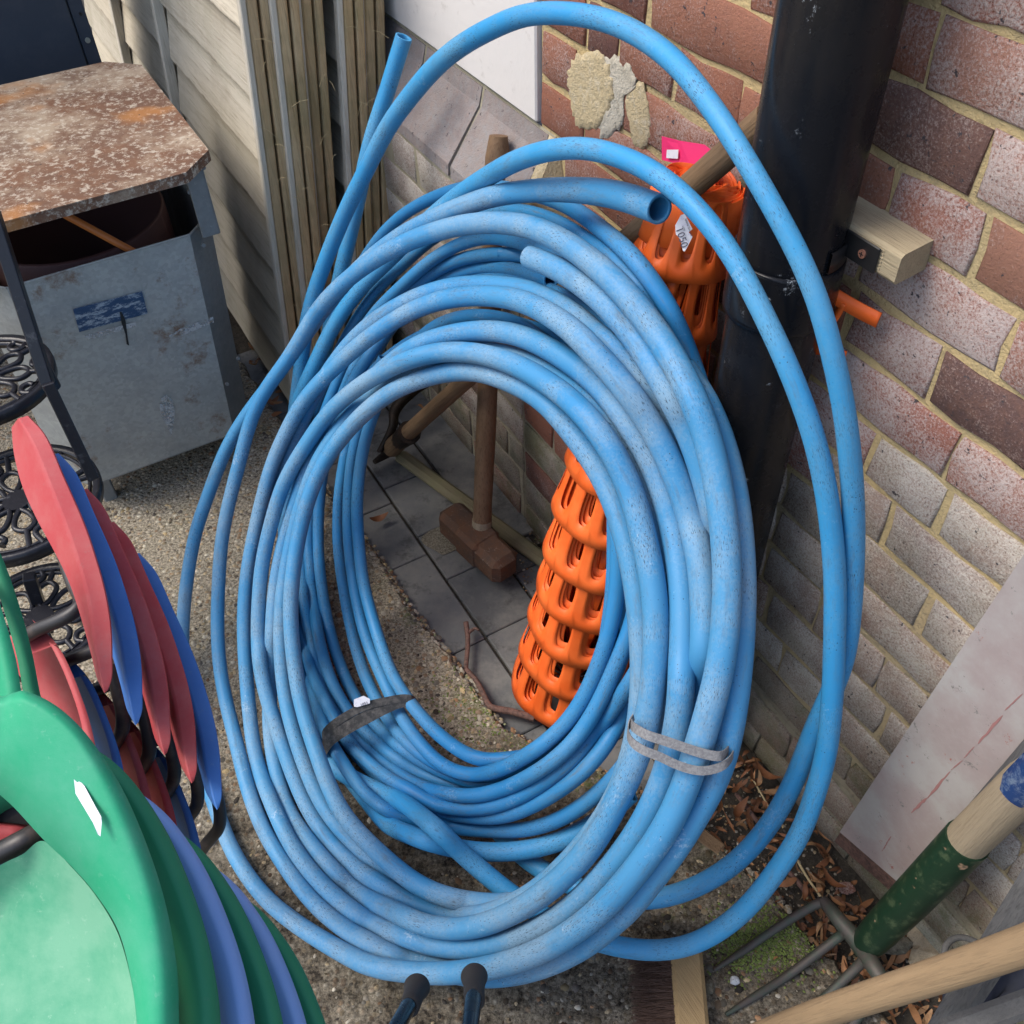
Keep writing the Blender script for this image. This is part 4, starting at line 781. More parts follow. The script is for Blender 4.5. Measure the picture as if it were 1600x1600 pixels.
loops=[
 ('O1',[(492,1135,1.78),(512,1172,1.74),(545,1212,1.70),(590,1243,1.66),(640,1272,1.61),(680,1302,1.56),(716,1334,1.50),(762,1372,1.46),(803,1403,1.44),(860,1440,1.43),(912,1466,1.42),(966,1480,1.41),(1012,1487,1.41),(1075,1481,1.40),(1122,1456,1.38),(1169,1419,1.36),(1200,1378,1.34),(1225,1345,1.32),(1255,1295,1.29),(1277,1230,1.26),(1292,1175,1.23),(1299,1110,1.19),(1303,1050,1.16),(1304,980,1.13),(1306,925,1.11),(1303,870,1.09),(1297,806,1.06),(1287,744,1.03),(1272,681,1.0),(1250,619,.97),(1225,556,.94),(1194,494,.92),(1169,440,.92),(1128,373,.94),(1081,318,.98),(1034,277,1.02),(987,251,1.07),(940,235,1.11),(894,230,1.16),(847,237,1.21),(800,254,1.30),(760,277,1.42),(720,303,1.52),(680,335,1.60),(640,372,1.70),(607,407,1.78),(570,442,1.84),(537,487,1.88),(517,525,1.92),(495,585,1.96),(475,650,2.0),(460,720,2.0),(452,800,1.98),(452,900,1.92),(462,1000,1.86),(482,1085,1.80),(520,1170,1.74),(570,1230,1.67),(625,1274,1.61),(675,1302,1.56),(725,1320,1.53),(787,1328,1.50),(850,1322,1.47),(900,1304,1.46),(945,1277,1.45),(985,1240,1.44)]),
 ('O2',[(780,1300,1.56),(825,1347,1.50),(862,1368,1.47),(910,1392,1.45),(970,1406,1.44),(1027,1407,1.43),(1070,1394,1.42),(1112,1375,1.41),(1150,1348,1.39),(1187,1310,1.36),(1220,1262,1.33),(1245,1212,1.30),(1268,1150,1.26),(1290,1100,1.22),(1312,1055,1.19),(1325,1003,1.16),(1331,925,1.13),(1334,860,1.10),(1333,775,1.05),(1328,712,1.01),(1319,634,.97),(1309,587,.95),(1294,525,.92),(1278,465,.89),(1253,406,.87),(1216,337,.86),(1175,266,.87),(1137,203,.90),(1097,147,.95),(1050,91,1.0),(987,47,1.05),(925,25,1.10),(862,19,1.14),(815,24,1.19),(775,41,1.25),(728,66,1.33),(681,103,1.43),(634,159,1.53),(603,203,1.60),(572,266,1.68),(541,328,1.76),(509,406,1.85),(490,460,1.90),(480,500,1.93),(474,540,1.96),(470,580,1.99),(465,620,2.02),(458,680,2.04),(450,760,2.03),(449,860,1.96),(455,960,1.90),(470,1050,1.84)]),
 ('O3',[(631,58,1.66),(619,96,1.69),(603,150,1.73),(584,203,1.77),(572,250,1.80),(562,300,1.84),(545,375,1.90),(533,425,1.94),(522,475,1.97),(512,530,2.0),(497,590,2.03),(480,660,2.05),(468,740,2.05)]),
]
runs=[]
for nm,pts in front:
    p=np.array([(x,y,zpl(x,y,AF,BF,CF)+d_-.045*min(1,max(0,(x-780)/180))*min(1,max(0,(950-y)/300))) for x,y,d_ in pts]); runs.append([nm,'front',p,FR,0])
for nm,dz,pts in rear:
    p=np.array([(t_[0],t_[1],max(rz(t_[0],t_[1]),zpl(t_[0],t_[1],AF,BF,CF)+.06)+dz+(t_[2] if len(t_)>2 else 0)) for t_ in pts]); runs.append([nm,'rear',p,RRr,0])
for nm,pts in loops:
    runs.append([nm,'loop',np.array(pts,float),None,0])
allp=[];owner=[];rads=[]
for i,rn in enumerate(runs):
    c_=catmull(rn[2],n=8); w3=np.array([P(*q) for q in c_])
    full=np.hstack([w3,c_]); full=resample(full,.022,3); c_=smooth(full[:,3:],4)
    r=np.interp(c_[:,2],[1.13,1.38,1.6,1.82],[.0174,.0158,.0139,.0126]) if rn[1]=='front' else np.interp(c_[:,2],[1.35,1.5,1.9],[.0122,.0119,.0112]) if rn[1]=='rear' else np.clip(np.interp(c_[:,2],[.86,1.0,1.2,1.45,2.0],[.0108,.0122,.0135,.0150,.0150]),.01,.016)
    if rn[1]=='loop' and rn[0]!='O3': 
        pass
    zm=np.array([zmax(x,y,rr_) for (x,y,_),rr_ in zip(c_,r)])
    rn[2]=c_; rn.append(r); rn.append(zm); rn[2][:,2]=np.minimum(rn[2][:,2],zm)
    allp.append(len(c_))
N_=sum(allp); XY=np.vstack([r[2][:,:2] for r in runs]); Zc=np.concatenate([r[2][:,2] for r in runs]); RD=np.concatenate([r[5] for r in runs]); ZM=np.concatenate([r[6] for r in runs])
own=np.concatenate([[i]*n_ for i,n_ in enumerate(allp)]); loc=np.concatenate([np.arange(n_) for n_ in allp])
Z0=Zc.copy(); prio=Z0+np.array([0,.0,0,0,0,0]+[0]*20)[own] if False else Z0
RX=np.array([ray(x,y) for x,y in XY])
# candidate neighbours in the picture
K=[]
dx=(XY[:,None,0]-XY[None,:,0]).astype(np.float32); dy=(XY[:,None,1]-XY[None,:,1]).astype(np.float32)
d2=np.sqrt(dx*dx+dy*dy); pr=(RD*F/Zc).astype(np.float32); need=pr[:,None]+pr[None,:]
ii,jj=np.where((d2<need)&((own[:,None]!=own[None,:])|((np.abs(loc[:,None]-loc[None,:])>12)&(np.abs(loc[:,None]-loc[None,:])<np.array(allp)[own][:,None]-12)))&(np.arange(N_)[:,None]<np.arange(N_)[None,:]))
lat=d2[ii,jj]
del dx,dy,d2,need
sgn=np.where(Z0[ii]<=Z0[jj]+.009,1.,-1.)
off_=np.concatenate([[0],np.cumsum(allp)])
for it in range(260):
    zi=Zc[ii]; zj=Zc[jj]; Dm=(RD[ii]+RD[jj])*.97; l_=lat*((zi+zj)/2)/F; nd=np.sqrt(np.maximum(Dm**2-l_**2,0)); gap=sgn*(zj-zi); push=np.maximum(nd-gap,0)*.5
    dz=np.zeros(N_); np.minimum.at(dz,ii,np.where(sgn>0,-push,0)); np.minimum.at(dz,jj,np.where(sgn<0,-push,0))
    dp=np.zeros(N_); np.maximum.at(dp,ii,np.where(sgn<0,push,0)); np.maximum.at(dp,jj,np.where(sgn>0,push,0))
    Zc=Zc+(dz+dp)*.7
    for i in range(len(runs)):
        s_=slice(off_[i],off_[i+1]); z=Zc[s_]; z=smooth(z[:,None],1,.4 if it<120 else .10)[:,0]; Zc[s_]=z
    Zc=np.minimum(Zc,ZM)
# second pass in space: strands still touching slide apart sideways and upward
Wp=CAM+RX*Zc[:,None]; W0=Wp.copy(); ctr=P(760,880,1.5)
rad_=np.stack([XY[:,0]-760,(XY[:,1]-880)*.62],1); rad_/=np.linalg.norm(rad_,axis=1)[:,None]
AXv=np.array([AX[0],AY[0],AZ[0]]); AYv=np.array([AX[1],AY[1],AZ[1]])
side=rad_[:,:1]*AXv+rad_[:,1:]*AYv
prank=np.array([{'front':0,'loop':2,'rear':1}[r[1]]+.01*i for i,r in enumerate(runs)])[own]
for it in range(140):
    df=Wp[jj]-Wp[ii]; df=df+side[ii]*np.sign(prank[jj]-prank[ii]+1e-6)[:,None]*.0006; dist=np.linalg.norm(df,axis=1)+1e-9; ov=np.maximum((RD[ii]+RD[jj])*1.0-dist,0); vec=df/dist[:,None]*(ov*.5)[:,None]
    mv=np.zeros_like(Wp); ct=np.zeros(N_); wf_=np.where(prank[ii]<1,.35,1.)[:,None]; wg_=np.where(prank[jj]<1,.35,1.)[:,None]
    np.add.at(mv,ii,-vec*wf_); np.add.at(mv,jj,vec*wg_); k=ov>0; np.add.at(ct,ii[k],1); np.add.at(ct,jj[k],1)
    Wp=Wp+mv/np.maximum(ct,1)[:,None]*.8
    for i in range(len(runs)):
        s_=slice(off_[i],off_[i+1]); Wp[s_]=W0[s_]+smooth(Wp[s_]-W0[s_],1,.5 if it<100 else .15)
    Wp[:,2]=np.maximum(Wp[:,2],RD+.001)
coils={}
def coil(name,loc_,label,cat): return thing(name,loc_,label,cat)
CF_=coil('hose_coil',P(750,1000,1.35)*[1,1,0],'front coil of thick faded blue water hose, tied with a grey strap','hose coil')
CR_=coil('hose_coil',P(760,900,1.6)*[1,1,0],'rear coil of thinner bright blue hose with big loose outer loops, tied with black rubber','hose coil')
def run3(i,step=.011):
    s_=slice(off_[i],off_[i+1]); f_=np.column_stack([Wp[s_],RD[s_]]); f_=smooth(catmull(f_,n=3),3); return resample(f_,step,3)
HP={}
for i,rn in enumerate(runs):
    q=run3(i); HP[rn[0]]=q; m_=MB(); m_.tube(q[:,:3],q[:,3],16,cap=False)
    key={'front':'hose_front','rear':'hose_rear','loop':'hose_loop'}[rn[1]]; par=CF_ if rn[1]=='front' else CR_
    for e_ in (0,-1):   # cut end: annulus and bore
        T=q[0,:3]-q[2,:3] if e_==0 else q[-1,:3]-q[-3,:3]; T/=np.linalg.norm(T); c_=q[e_,:3]; r=q[e_,3]
        a1=np.cross(T,UP); a1/=np.linalg.norm(a1); a2=np.cross(T,a1); rows=[]
        for rr_,dd_ in ((r,0),(r*.99,.0006),(r*.78,.0004),(r*.76,-.002),(r*.76,-.05)): rows.append([c_+T*dd_+rr_*(a1*math.cos(x)+a2*math.sin(x)) for x in np.linspace(0,2*math.pi,21)])
        m_.grid(rows)
        m_.add([p for p in rows[-1][:-1]],[tuple(range(20))])
    hp=part('hose_run',m_,key,par,{'loop':'smooth loose loop'}.get(rn[1]),smooth_fix=True)
# straps round the coils
def strap(name,path,wdir,width,m,label,th=.0018):
    pts=catmull([P(*p) for p in path],n=10); pts=smooth(pts,2); rowsA=[];  T=np.gradient(pts,axis=0); T/=np.linalg.norm(T,axis=1)[:,None]
    wd=np.array(wdir,float); rows=[[],[],[],[]]
    for p,t_ in zip(pts,T):
        v=(CAM-p); v/=np.linalg.norm(v); w0=wd-t_*(wd@t_); w0/=np.linalg.norm(w0); nn=np.cross(t_,w0)
        for k,(a_,b_) in enumerate(((-1,-1),(1,-1),(1,1),(-1,1))): rows[k].append(p+w0*a_*width/2+nn*b_*th/2)
    m_=MB(); m_.grid(rows,closed=True,smooth=False); return solo(name,m_,m,pts[len(pts)//2],label,'strap')
def zf(px,py,back=.0):   # nearest hose surface in front of the camera at a pixel
    d_=np.hypot(XY[:,0]-px,XY[:,1]-py); k=d_<(RD*F/Zc)*1.15
    return (np.min(Zc[k]-RD[k]) if k.any() else np.min(Zc[d_<40]) if (d_<40).any() else zpl(px,py,AF,BF,CF))-.003+back
def sp(l): return [(x,y,zf(x,y,b)) for x,y,b in l]
ax_f=P(1060,1250,1.15)-P(1075,1100,1.15)
zq=min(zf(1010,1145),zf(1060,1160),zf(1100,1172),zf(1130,1178))
s1=[(990,1120,zq+.06),(981,1140,zq+.045),(986,1158,zq+.012),(1005,1172,zq),(1030,1182,zq-.002),(1060,1196,zq-.002),(1090,1204,zq-.002),(1115,1202,zq-.0),(1136,1192,zq+.006),(1146,1176,zq+.03),(1143,1160,zq+.06)]
strap('hose_strap',s1,ax_f,.0105,'strap_grey','grey woven strap round the front coil, lower turn',.0014)
s2=[(985,1128,zq+.07),(990,1136,zq+.02),(1010,1148,zq-.0),(1040,1158,zq-.003),(1075,1170,zq-.003),(1105,1179,zq-.002),(1128,1181,zq+.002),(1140,1170,zq+.03)]
strap('hose_strap',s2,ax_f,.0115,'strap_grey','grey woven strap round the front coil, upper turn',.0014)
ax_r=P(600,1180,1.6)-P(560,1080,1.6)
zr=min(zf(520,1140),zf(560,1115),zf(600,1100),zf(630,1090))
for k,(oy,b0,lab) in enumerate(((0,0,'upper turn'),(13,.0015,'middle turn'),(22,.001,'lower turn'))):
    s3=[(516-k*3,1185+oy,zr+.10),(506,1155+oy*1.2,zr+.02+b0),(516,1136+oy*1.1,zr+b0),(545,1116+oy*1.1,zr-.002+b0),(575,1102+oy,zr-.002+b0),(605,1095+oy*.6,zr-.001+b0),(630,1091+oy*.35,zr+b0),(646,1094+oy*.3,zr+.004),(656,1104+oy*.3,zr+.03),(652,1116+oy*.2,zr+.07)]
    strap('rubber_tie',s3,ax_r,.0135,'strap_black','black rubber tie round the rear coil, '+lab,.0014)
# ------------------------------------------------------------------ stickers and text
def text_mesh(txt,size,m,name='sticker_text'):
    cu=bpy.data.curves.new(name,'FONT'); cu.body=txt; cu.size=size; cu.align_x='CENTER'; cu.align_y='CENTER'; cu.extrude=.00008; cu.resolution_u=3
    ob=bpy.data.objects.new(name,cu); COL.objects.link(ob); dg=bpy.context.evaluated_depsgraph_get(); dg.update()
    me=bpy.data.meshes.new_from_object(ob.evaluated_get(dg)); me.materials.clear(); me.materials.append(m); bpy.data.objects.remove(ob); return me
def frame(xd,yd,o):
    x=np.array(xd)/np.linalg.norm(xd); z=np.cross(x,yd); z/=np.linalg.norm(z); y=np.cross(z,x)
    return Matrix(((x[0],y[0],z[0],o[0]),(x[1],y[1],z[1],o[1]),(x[2],y[2],z[2],o[2]),(0,0,0,1)))
def sticker(pxs,z,label,lines,name='price_sticker'):
    ps=[P(*p,z) if len(p)==2 else P(*p) for p in pxs]; c_=np.mean(ps,axis=0); nn=CAM-c_; nn/=np.linalg.norm(nn); m_=MB(); m_.poly(ps,.0004,nn)
    o=solo(name,m_,'paper',c_,label,'sticker')
    for txt,px,py,dx_,dy_,size in lines:
        me=text_mesh(txt,size,M['ink']); zz_=np.interp(0,[0],[z]) ; pc=P(px,py,z-.0012); xd=P(px+dx_,py+dy_,z)-P(px,py,z); yd=np.cross(nn,xd)
        t_=add('print',me,o); t_.matrix_local=Matrix.Translation(Vector(tuple(-c_)))@frame(xd,yd,pc)
    return o
# ------------------------------------------------------------------ orange mesh roll
nb=NB; ntp=NTP
axis=ntp-nb; Ln=np.linalg.norm(axis); axu=axis/Ln
n1=np.cross(axu,UP); n1/=np.linalg.norm(n1); n2=np.cross(n1,axu)
tocam=CAM-nb; tc=tocam-axu*(tocam@axu); tc/=np.linalg.norm(tc); sd=np.cross(axu,tc)
netr=thing('barrier_mesh_roll',nb,'rolled orange plastic barrier mesh with slots, leaning on the wall beside the black pipe','mesh roll')
TI=11
def npos(a_,s_,lay,k):
    h=(k+s_)/TI*Ln; R0=float(rnet(h/Ln)); fl=.0105*(1-s_)**1.1-.002*math.sin(s_*math.pi)
    wob=.0035*math.sin(a_*2+lay*.6+k*.9)+.0022*math.sin(a_*5+k*1.7+lay*.4)
    r=R0+fl+wob-lay*(.0046+.0020*math.sin(a_*1.5+k))
    return nb+axu*(h-.012*(1-s_)+.0035*math.sin(a_*2+k*1.3)+.004*lay)+r*(tc*math.cos(a_)+sd*math.sin(a_))
for lay in range(4):
    for k in range(TI):
        m_=MB(); nc=13; ph=lay*.035+k*.26+.15*math.sin(k*2.1)
        for c_ in range(nc):
            jx=random.uniform(-.04,.04)
            def xy(u,v): return npos(ph+(c_+u)*2*math.pi/nc,v,lay,k)
            n_=24; B_=[];I_=[]
            for t_ in range(n_):
                al=2*math.pi*t_/n_; ca,sa=math.cos(al),math.sin(al); sc_=1/max(abs(ca),abs(sa)); B_.append((.5+.5*ca*sc_,.5+.5*sa*sc_))
                ex=(.262+.012*lay*(1 if lay<3 else 0))*np.sign(ca)*abs(ca)**.6; ey=.36*np.sign(sa)*abs(sa)**.85; I_.append((.5+jx+ex,.615+ey-.03*lay*(1 if lay%2 else -.6)))
            md=[((b_[0]+i_[0])/2,(b_[1]+i_[1])/2) for b_,i_ in zip(B_,I_)]
            vs=[xy(*b_) for b_ in B_]+[xy(*b_) for b_ in md]+[xy(*i_) for i_ in I_]
            m_.add(vs,[(i,(i+1)%n_,n_+(i+1)%n_,n_+i) for i in range(n_)]+[(n_+i,n_+(i+1)%n_,2*n_+(i+1)%n_,2*n_+i) for i in range(n_)],True)
        me=m_.mesh('mesh_band',M['orange'],nb); fixn(me); o=add('mesh_band',me,netr)
        so_=o.modifiers.new('thickness','SOLIDIFY'); so_.thickness=.0008
# fanned inner layers at the open top of the roll
for k in range(13):
    r=.012+.0036*k; m_=MB(); rows=[[],[]]
    for a_ in np.linspace(-2.6,2.9,34):
        b_=ntp+axu*(.012+.004*math.sin(a_*3+k*.7)-.0016*abs(7-k)); rr_=r*(1+.10*math.sin(a_*2+k*.3)); rad_=tc*math.cos(a_)+sd*math.sin(a_)
        rows[0].append(b_+rad_*rr_); rows[1].append(b_-axu*.07+rad_*(rr_+.003))
    m_.grid(rows); me=m_.mesh('inner_turn',M['orange'],nb); o=add('inner_turn',me,netr); so_=o.modifiers.new('thickness','SOLIDIFY'); so_.thickness=.001
# loose end of the mesh sticking out past the pipe
def strip_px(pts,zoff,width_px,m,name,par,lab=None):
    pass
e1=[Wd(1290,448,.055),Wd(1305,458,.045),Wd(1325,470,.035),Wd(1352,485,.025),Wd(1376,497,.018)]
rows=[[],[]]
for i,p in enumerate(catmull(e1,n=5)):
    rows[0].append(p+UP*.007); rows[1].append(p-UP*.011-N*.003)
m_=MB(); m_.grid(rows,smooth=True); 
e2=[Wd(1318,474,.040),Wd(1312,488,.038),Wd(1302,503,.04)]; r2=[[],[]]
for p in catmull(e2,n=5): r2[0].append(p-D*.004); r2[1].append(p+D*.006)
m_.grid(r2)
o=solo('mesh_offcut',m_,'orange',e1[2],'orange mesh tag sticking out right of the black downpipe','mesh'); s_=o.modifiers.new('t','SOLIDIFY'); s_.thickness=.002
m_=MB(); e3=[Wd(1262,548,.04),Wd(1280,548,.035),Wd(1300,552,.03),Wd(1322,556,.02)]; rows=[[],[]]
for p in catmull(e3,n=4): rows[0].append(p+UP*.006); rows[1].append(p-UP*.006)
m_.grid(rows); o=solo('mesh_offcut',m_,'orange',e3[1],'lower scrap of orange mesh against the bricks behind the hose loop','mesh'); s_=o.modifiers.new('t','SOLIDIFY'); s_.thickness=.002
zs=(np.linalg.norm(P(1072,370,1)-CAM)); zlab=float((ntp-CAM)@(np.array([AX[2],AY[2],AZ[2]])))-.085
st=sticker([(1064,336),(1070,334),(1082,358),(1076,363),(1082,370),(1075,384),(1070,393),(1067,392),(1064,375),(1056,366),(1055,352)],zlab,'white price sticker printed 1050 on the orange mesh roll',[('1050',1065,371,7,23,.012),('Sports Ground',1076,355,9,26,.0035),('LOT',1068,357,6,20,.003)])
zt=float((Wd(1060,235,.02)-CAM)@np.array([AX[2],AY[2],AZ[2]])); 
m_=MB(); ps_=[Wd(1034,213,.03),Wd(1062,220,.03),Wd(1100,226,.028),Wd(1118,240,.03),Wd(1132,262,.035),Wd(1118,282,.05),Wd(1080,262,.04),Wd(1034,250,.035)]; m_.poly(ps_,.0008,-N); tag_=solo('plastic_tag',m_,'pink',ps_[2],'bright pink plastic tag sticking up behind the orange mesh roll','tag')
m_=MB(); m_.poly([Wd(1042,234,.037),Wd(1060,234,.037),Wd(1059,248,.039),Wd(1041,247,.039)],.0005,-N); part('white_patch',m_,'paper',tag_)
m_=MB(); m_.tube(catmull([P(1128,262,zt-.03),P(1134,272,zt-.04),P(1132,282,zt-.04),P(1137,297,zt-.04)],n=5),.0011,6); solo('cord',m_,'paper',P(1130,270,zt-.03),'thin white string knotted at the top of the orange mesh roll','string')
# ------------------------------------------------------------------ tools through the coil
sb=G(752,840,.045); st_=Wd(779,212,.045); ax_=st_-sb
sl_=thing('sledgehammer',G(752,855),'upright sledgehammer with a rusty head standing on the dark pavers','hammer')
L_=np.linalg.norm(ax_); t_=np.linspace(-.02,1,24); r=np.interp(t_,[-.02,.06,.12,.3,.6,.9,.97,1],[.0205,.0200,.0195,.0205,.0185,.0225,.0215,.016])
mb=MB(); mb.tube([sb+ax_*x for x in t_],r,18); part('handle',mb,'handle_a',sl_)
mb=MB(); mb.tube([sb+ax_*x for x in np.linspace(.02,.055,4)],.0212,18); part('pale_collar',mb,'fork_wood',sl_)
h0=G(700,802,.048); h1=G(794,890,.042); hd=h1-h0; hl=np.linalg.norm(hd); hu=hd/hl; hs=np.cross(UP,hu); mb=MB(); hs2=np.cross(hu,hs); mb.box((h0+h1)/2-UP*.004,hu,hs,hs2,hl,.066,.070,.013); mb.box((h0+h1)/2-UP*.004,hu,hs,hs2,hl*.38,.071,.075,.010)
part('head',mb,'rusty_iron',sl_)
pb_=G(612,700,.03); pt_=Wd(1203,177,.075); ax_=pt_-pb_
pk=thing('pickaxe',G(612,700),'long brown-handled pickaxe leaning diagonally with its dark iron head down','pickaxe')
t_=np.linspace(0,1,30); r=np.interp(t_,[0,.05,.12,.5,.9,1],[.022,.021,.0175,.0155,.0165,.0165]); mb=MB(); mb.tube([pb_+ax_*x+UP*.004*math.sin(x*5) for x in t_],r,18); part('handle',mb,'handle_b',pk)
mb=MB(); pp=[pb_+ax_*.37-N*.0165-D*.004,pb_+ax_*.62-N*.0155-D*.004]; 
# iron head: curved blade rising behind the handle and pointed tip on the ground
z0=float((pb_-CAM)@np.array([AX[2],AY[2],AZ[2]]))
bl=[(592,706,z0-.02),(612,668,z0-.01),(616,640,z0+.01),(640,612,z0+.03),(670,592,z0+.04),(695,575,z0+.05)]; C_=catmull([P(*p) for p in bl],n=6); rows=[[],[],[],[]]
for i,p in enumerate(C_):
    s_=i/(len(C_)-1); wv_=np.interp(s_,[0,.3,.7,1],[.010,.018,.028,.034]); rows[0].append(p+np.array([1,0,-.5])*wv_*.7); rows[1].append(p+UP*.004-D*.005); rows[2].append(p-np.array([1,0,-.5])*wv_*.5); rows[3].append(p-UP*.006+D*.005)
mb=MB(); mb.grid(rows,closed=True,smooth=True); part('blade',mb,'dark_iron',pk)
tip=[pb_+ax_*.10,pb_+ax_*.04,pb_-ax_*.01+UP*-.005,P(585,722,z0-.01)]; mb=MB(); mb.tube(catmull(tip,n=5),np.linspace(.027,.006,16),12); part('socket_point',mb,'dark_iron',pk)
m_=MB(); b0=G(622,706,.0)-UP*.008; b1=G(872,888,.0)-UP*.008; dd=b1-b0; m_.box((b0+b1)/2,dd,np.cross(UP,dd),UP,np.linalg.norm(dd),.036,.026,.010); solo('wooden_batten',m_,'batten',b0,'grey-green wooden batten lying on the pavers behind the sledgehammer','batten')
# twigs
tw=[(728,968,0),(730,1000,0),(727,1040,0)]; m_=MB(); G3=lambda x,y,h=.008:G(x,y,h-.02)
m_.tube(catmull([G3(728,972,.03),G3(731,1000,.02),G3(728,1045,.02)],n=6),np.linspace(.0055,.0045,13),9)
m_.tube(catmull([G3(728,1045,.02),G3(745,1065,.018),G3(758,1090,.018),G3(768,1105,.018),G3(800,1112,.02),G3(835,1122,.02)],n=6),np.linspace(.0045,.0075,31),9)
m_.tube(catmull([G3(730,990,.022),G3(742,982,.026),G3(748,985,.03)],n=5),np.linspace(.004,.002,11),8)
solo('twig',m_,'twig',G(740,1050),'forked brown twig on the pavers below the orange mesh','twig')
for k,(pts,r) in enumerate((([(1150,1240),(1172,1268),(1192,1296)],.004),([(1175,1215),(1195,1250),(1210,1275)],.0016),([(1243,1340),(1262,1372),(1285,1405)],.0022),([(1232,1362),(1252,1385),(1262,1400)],.0045))):
    m_=MB(); m_.tube(catmull([G(x,y,-.012) for x,y in pts],n=5),r,8); solo('twig',m_,'straw' if r<.003 else 'twig',G(*pts[1]),['thick dry stem among the leaves near the loose hose loops','fine straw stalk crossing the leaves under the wall','pale straw stalk leading to the fork head','short thick stick beside the outer hose loop'][k],'twig')
# wood offcut by slab edge
m_=MB(); p0=G(1083,1300,-.01); p1=G(1122,1330,-.012); dd=p1-p0; m_.box((p0+p1)/2,dd,np.cross(UP,dd),UP,np.linalg.norm(dd)+.012,.026,.026,.003); solo('wood_offcut',m_,'handle_b',p0,'small brown wood offcut lying in the leafy gutter','wood')
# ------------------------------------------------------------------ leaves
LC=[(.26,.11,.045),(.20,.08,.035),(.33,.16,.07),(.16,.065,.03),(.38,.22,.11)]
def leaf(m_,c,L_,W_,yaw,curl,tilt,col,roll=0):
    R_=Matrix.Rotation(yaw,3,'Z')@Matrix.Rotation(tilt,3,'Y')@Matrix.Rotation(roll,3,'X'); n_=7; rows=[[],[],[]]
    for i in range(n_+1):
        s_=i/n_; wd=W_*math.sin(math.pi*min(1,s_*.92+.06))**.8; x=(s_-.5)*L_; zb=curl*L_*((s_-.5)**2)*2.2
        for k,sg in ((0,-1),(1,0),(2,1)):
            v=R_@Vector((x,sg*wd*.5*(1-.25*abs(curl)),zb+abs(sg)*wd*.30*abs(curl)+random.uniform(-.0006,.0006))); rows[k].append(np.array(c)+np.array(v))
    vs=[p for r_ in rows for p in r_]; C_=n_+1
    m_.add(vs,[(i*C_+j,i*C_+j+1,(i+1)*C_+j+1,(i+1)*C_+j) for i in range(2) for j in range(n_)],True,None,col)
mb=MB(); random.seed(21)
for _ in range(900):
    px=random.uniform(1085,1500); py=random.uniform(1150,1600); p=G(px,py,-.02); n_=N@p; q=D@p
    if not (n_>edge_n(q)-.03 and n_<.775): 
        continue
    col=random.choice(LC); k=random.uniform(.6,1.1)
    leaf(mb,p+UP*random.uniform(-.008,.018),random.uniform(.010,.044),random.uniform(.004,.013),random.uniform(0,6.28),random.uniform(-.9,.9),random.uniform(-.5,.5),tuple(x*k for x in col),random.uniform(-.8,.8))
for _ in range(70):
    p=G(random.uniform(560,660),random.uniform(560,650),0) if random.random()<.3 else G(random.uniform(385,460),random.uniform(540,650),0)
    leaf(mb,p+UP*.006,random.uniform(.02,.04),random.uniform(.01,.016),random.uniform(0,6.28),random.uniform(-.9,.9),random.uniform(-.5,.5),random.choice(LC),random.uniform(-.8,.8))
solo('leaf_litter',mb,'leaf',G(1200,1300),'curled brown leaf litter in the gutter at the foot of the wall','leaves',kind='stuff',fix=False)
for (px,py,L_,W_,yaw,lab) in ((592,815,.045,.020,.5,'curled brown leaf lying on the pavers left of the sledgehammer'),(620,648,.04,.012,2.0,'dry leaf curled beside the dark pickaxe blade'),(1195,1215,.055,.020,2.3,'largest brown leaf at the foot of the wall, right of the grey strap'),(1152,1270,.050,.018,.9,'brown curled leaf between front coil and outer loops'),(1298,1382,.045,.016,2.2,'curled leaf below the white board end'),(818,1183,.02,.012,.2,'small russet leaf on the broken slab edge'),(1195,1500,.035,.010,2.8,'tan leaf lying between the fork tines'),(430,630,.03,.014,1.0,'russet leaf by the foot of the stacked fence panels')):
    m_=MB(); c_=G(px,py,-.012 if px>700 or px<600 else -.015)+UP*.006; leaf(m_,c_,L_,W_,yaw,.7,.1,random.choice(LC[:3]),.2); o=solo('dead_leaf',m_,'leaf',c_,lab,'leaf',fix=False)
# moss clumps
mb=MB()
for _ in range(2600):
    px,py=(random.gauss(1190,45),random.gauss(1470,28)) if random.random()<.75 else (random.gauss(770,60),random.gauss(1110,50)); p=G(px,py,0); 
    if N@p>edge_n(D@p)-.008: continue
    k=random.uniform(.6,1.2); blob(mb,p,random.uniform(.0012,.003),(.16*k,.21*k,.05*k),1.)
solo('moss',mb,'pebble',G(1190,1480),'bright green moss on the concrete beside the broom and fork','moss',kind='stuff',fix=False)
# ------------------------------------------------------------------ leaning white board
def bd(px,py,z): return P(px,py,z)
BOFF=.034
bo=thing('painted_board',Wd(1312,1302,BOFF),'scuffed white board with faded red scratches leaning on the bricks at right','board')
A0=Wd(1312,1300,BOFF); B0_=Wd(1424,1397,BOFF); nrm=-N
def onb(px,py,o=0.): return Wd(px,py,BOFF+o)
A2=A0+(onb(1600,866)-A0)*1.5; B2=B0_+(onb(1600,1182)-B0_)*2.4
m_=MB(); m_.poly([A0,B0_,B2,A2],.022,nrm); part('panel',m_,'paint_board',bo)
e_=(A2-A0); e_/=np.linalg.norm(e_); m_=MB(); m_.poly([A0-nrm*.002,B0_-nrm*.002,B0_-e_*.045-nrm*.004,A0-e_*.045-nrm*.004],.020,nrm); part('worn_end',m_,'twig',bo,'brown worn lower end')
def bdecal(px,m,o,name): 
    m_=MB(); m_.poly([onb(x,y,o) for x,y in px],.0004,nrm); part(name,m_,m,bo)
random.seed(3)
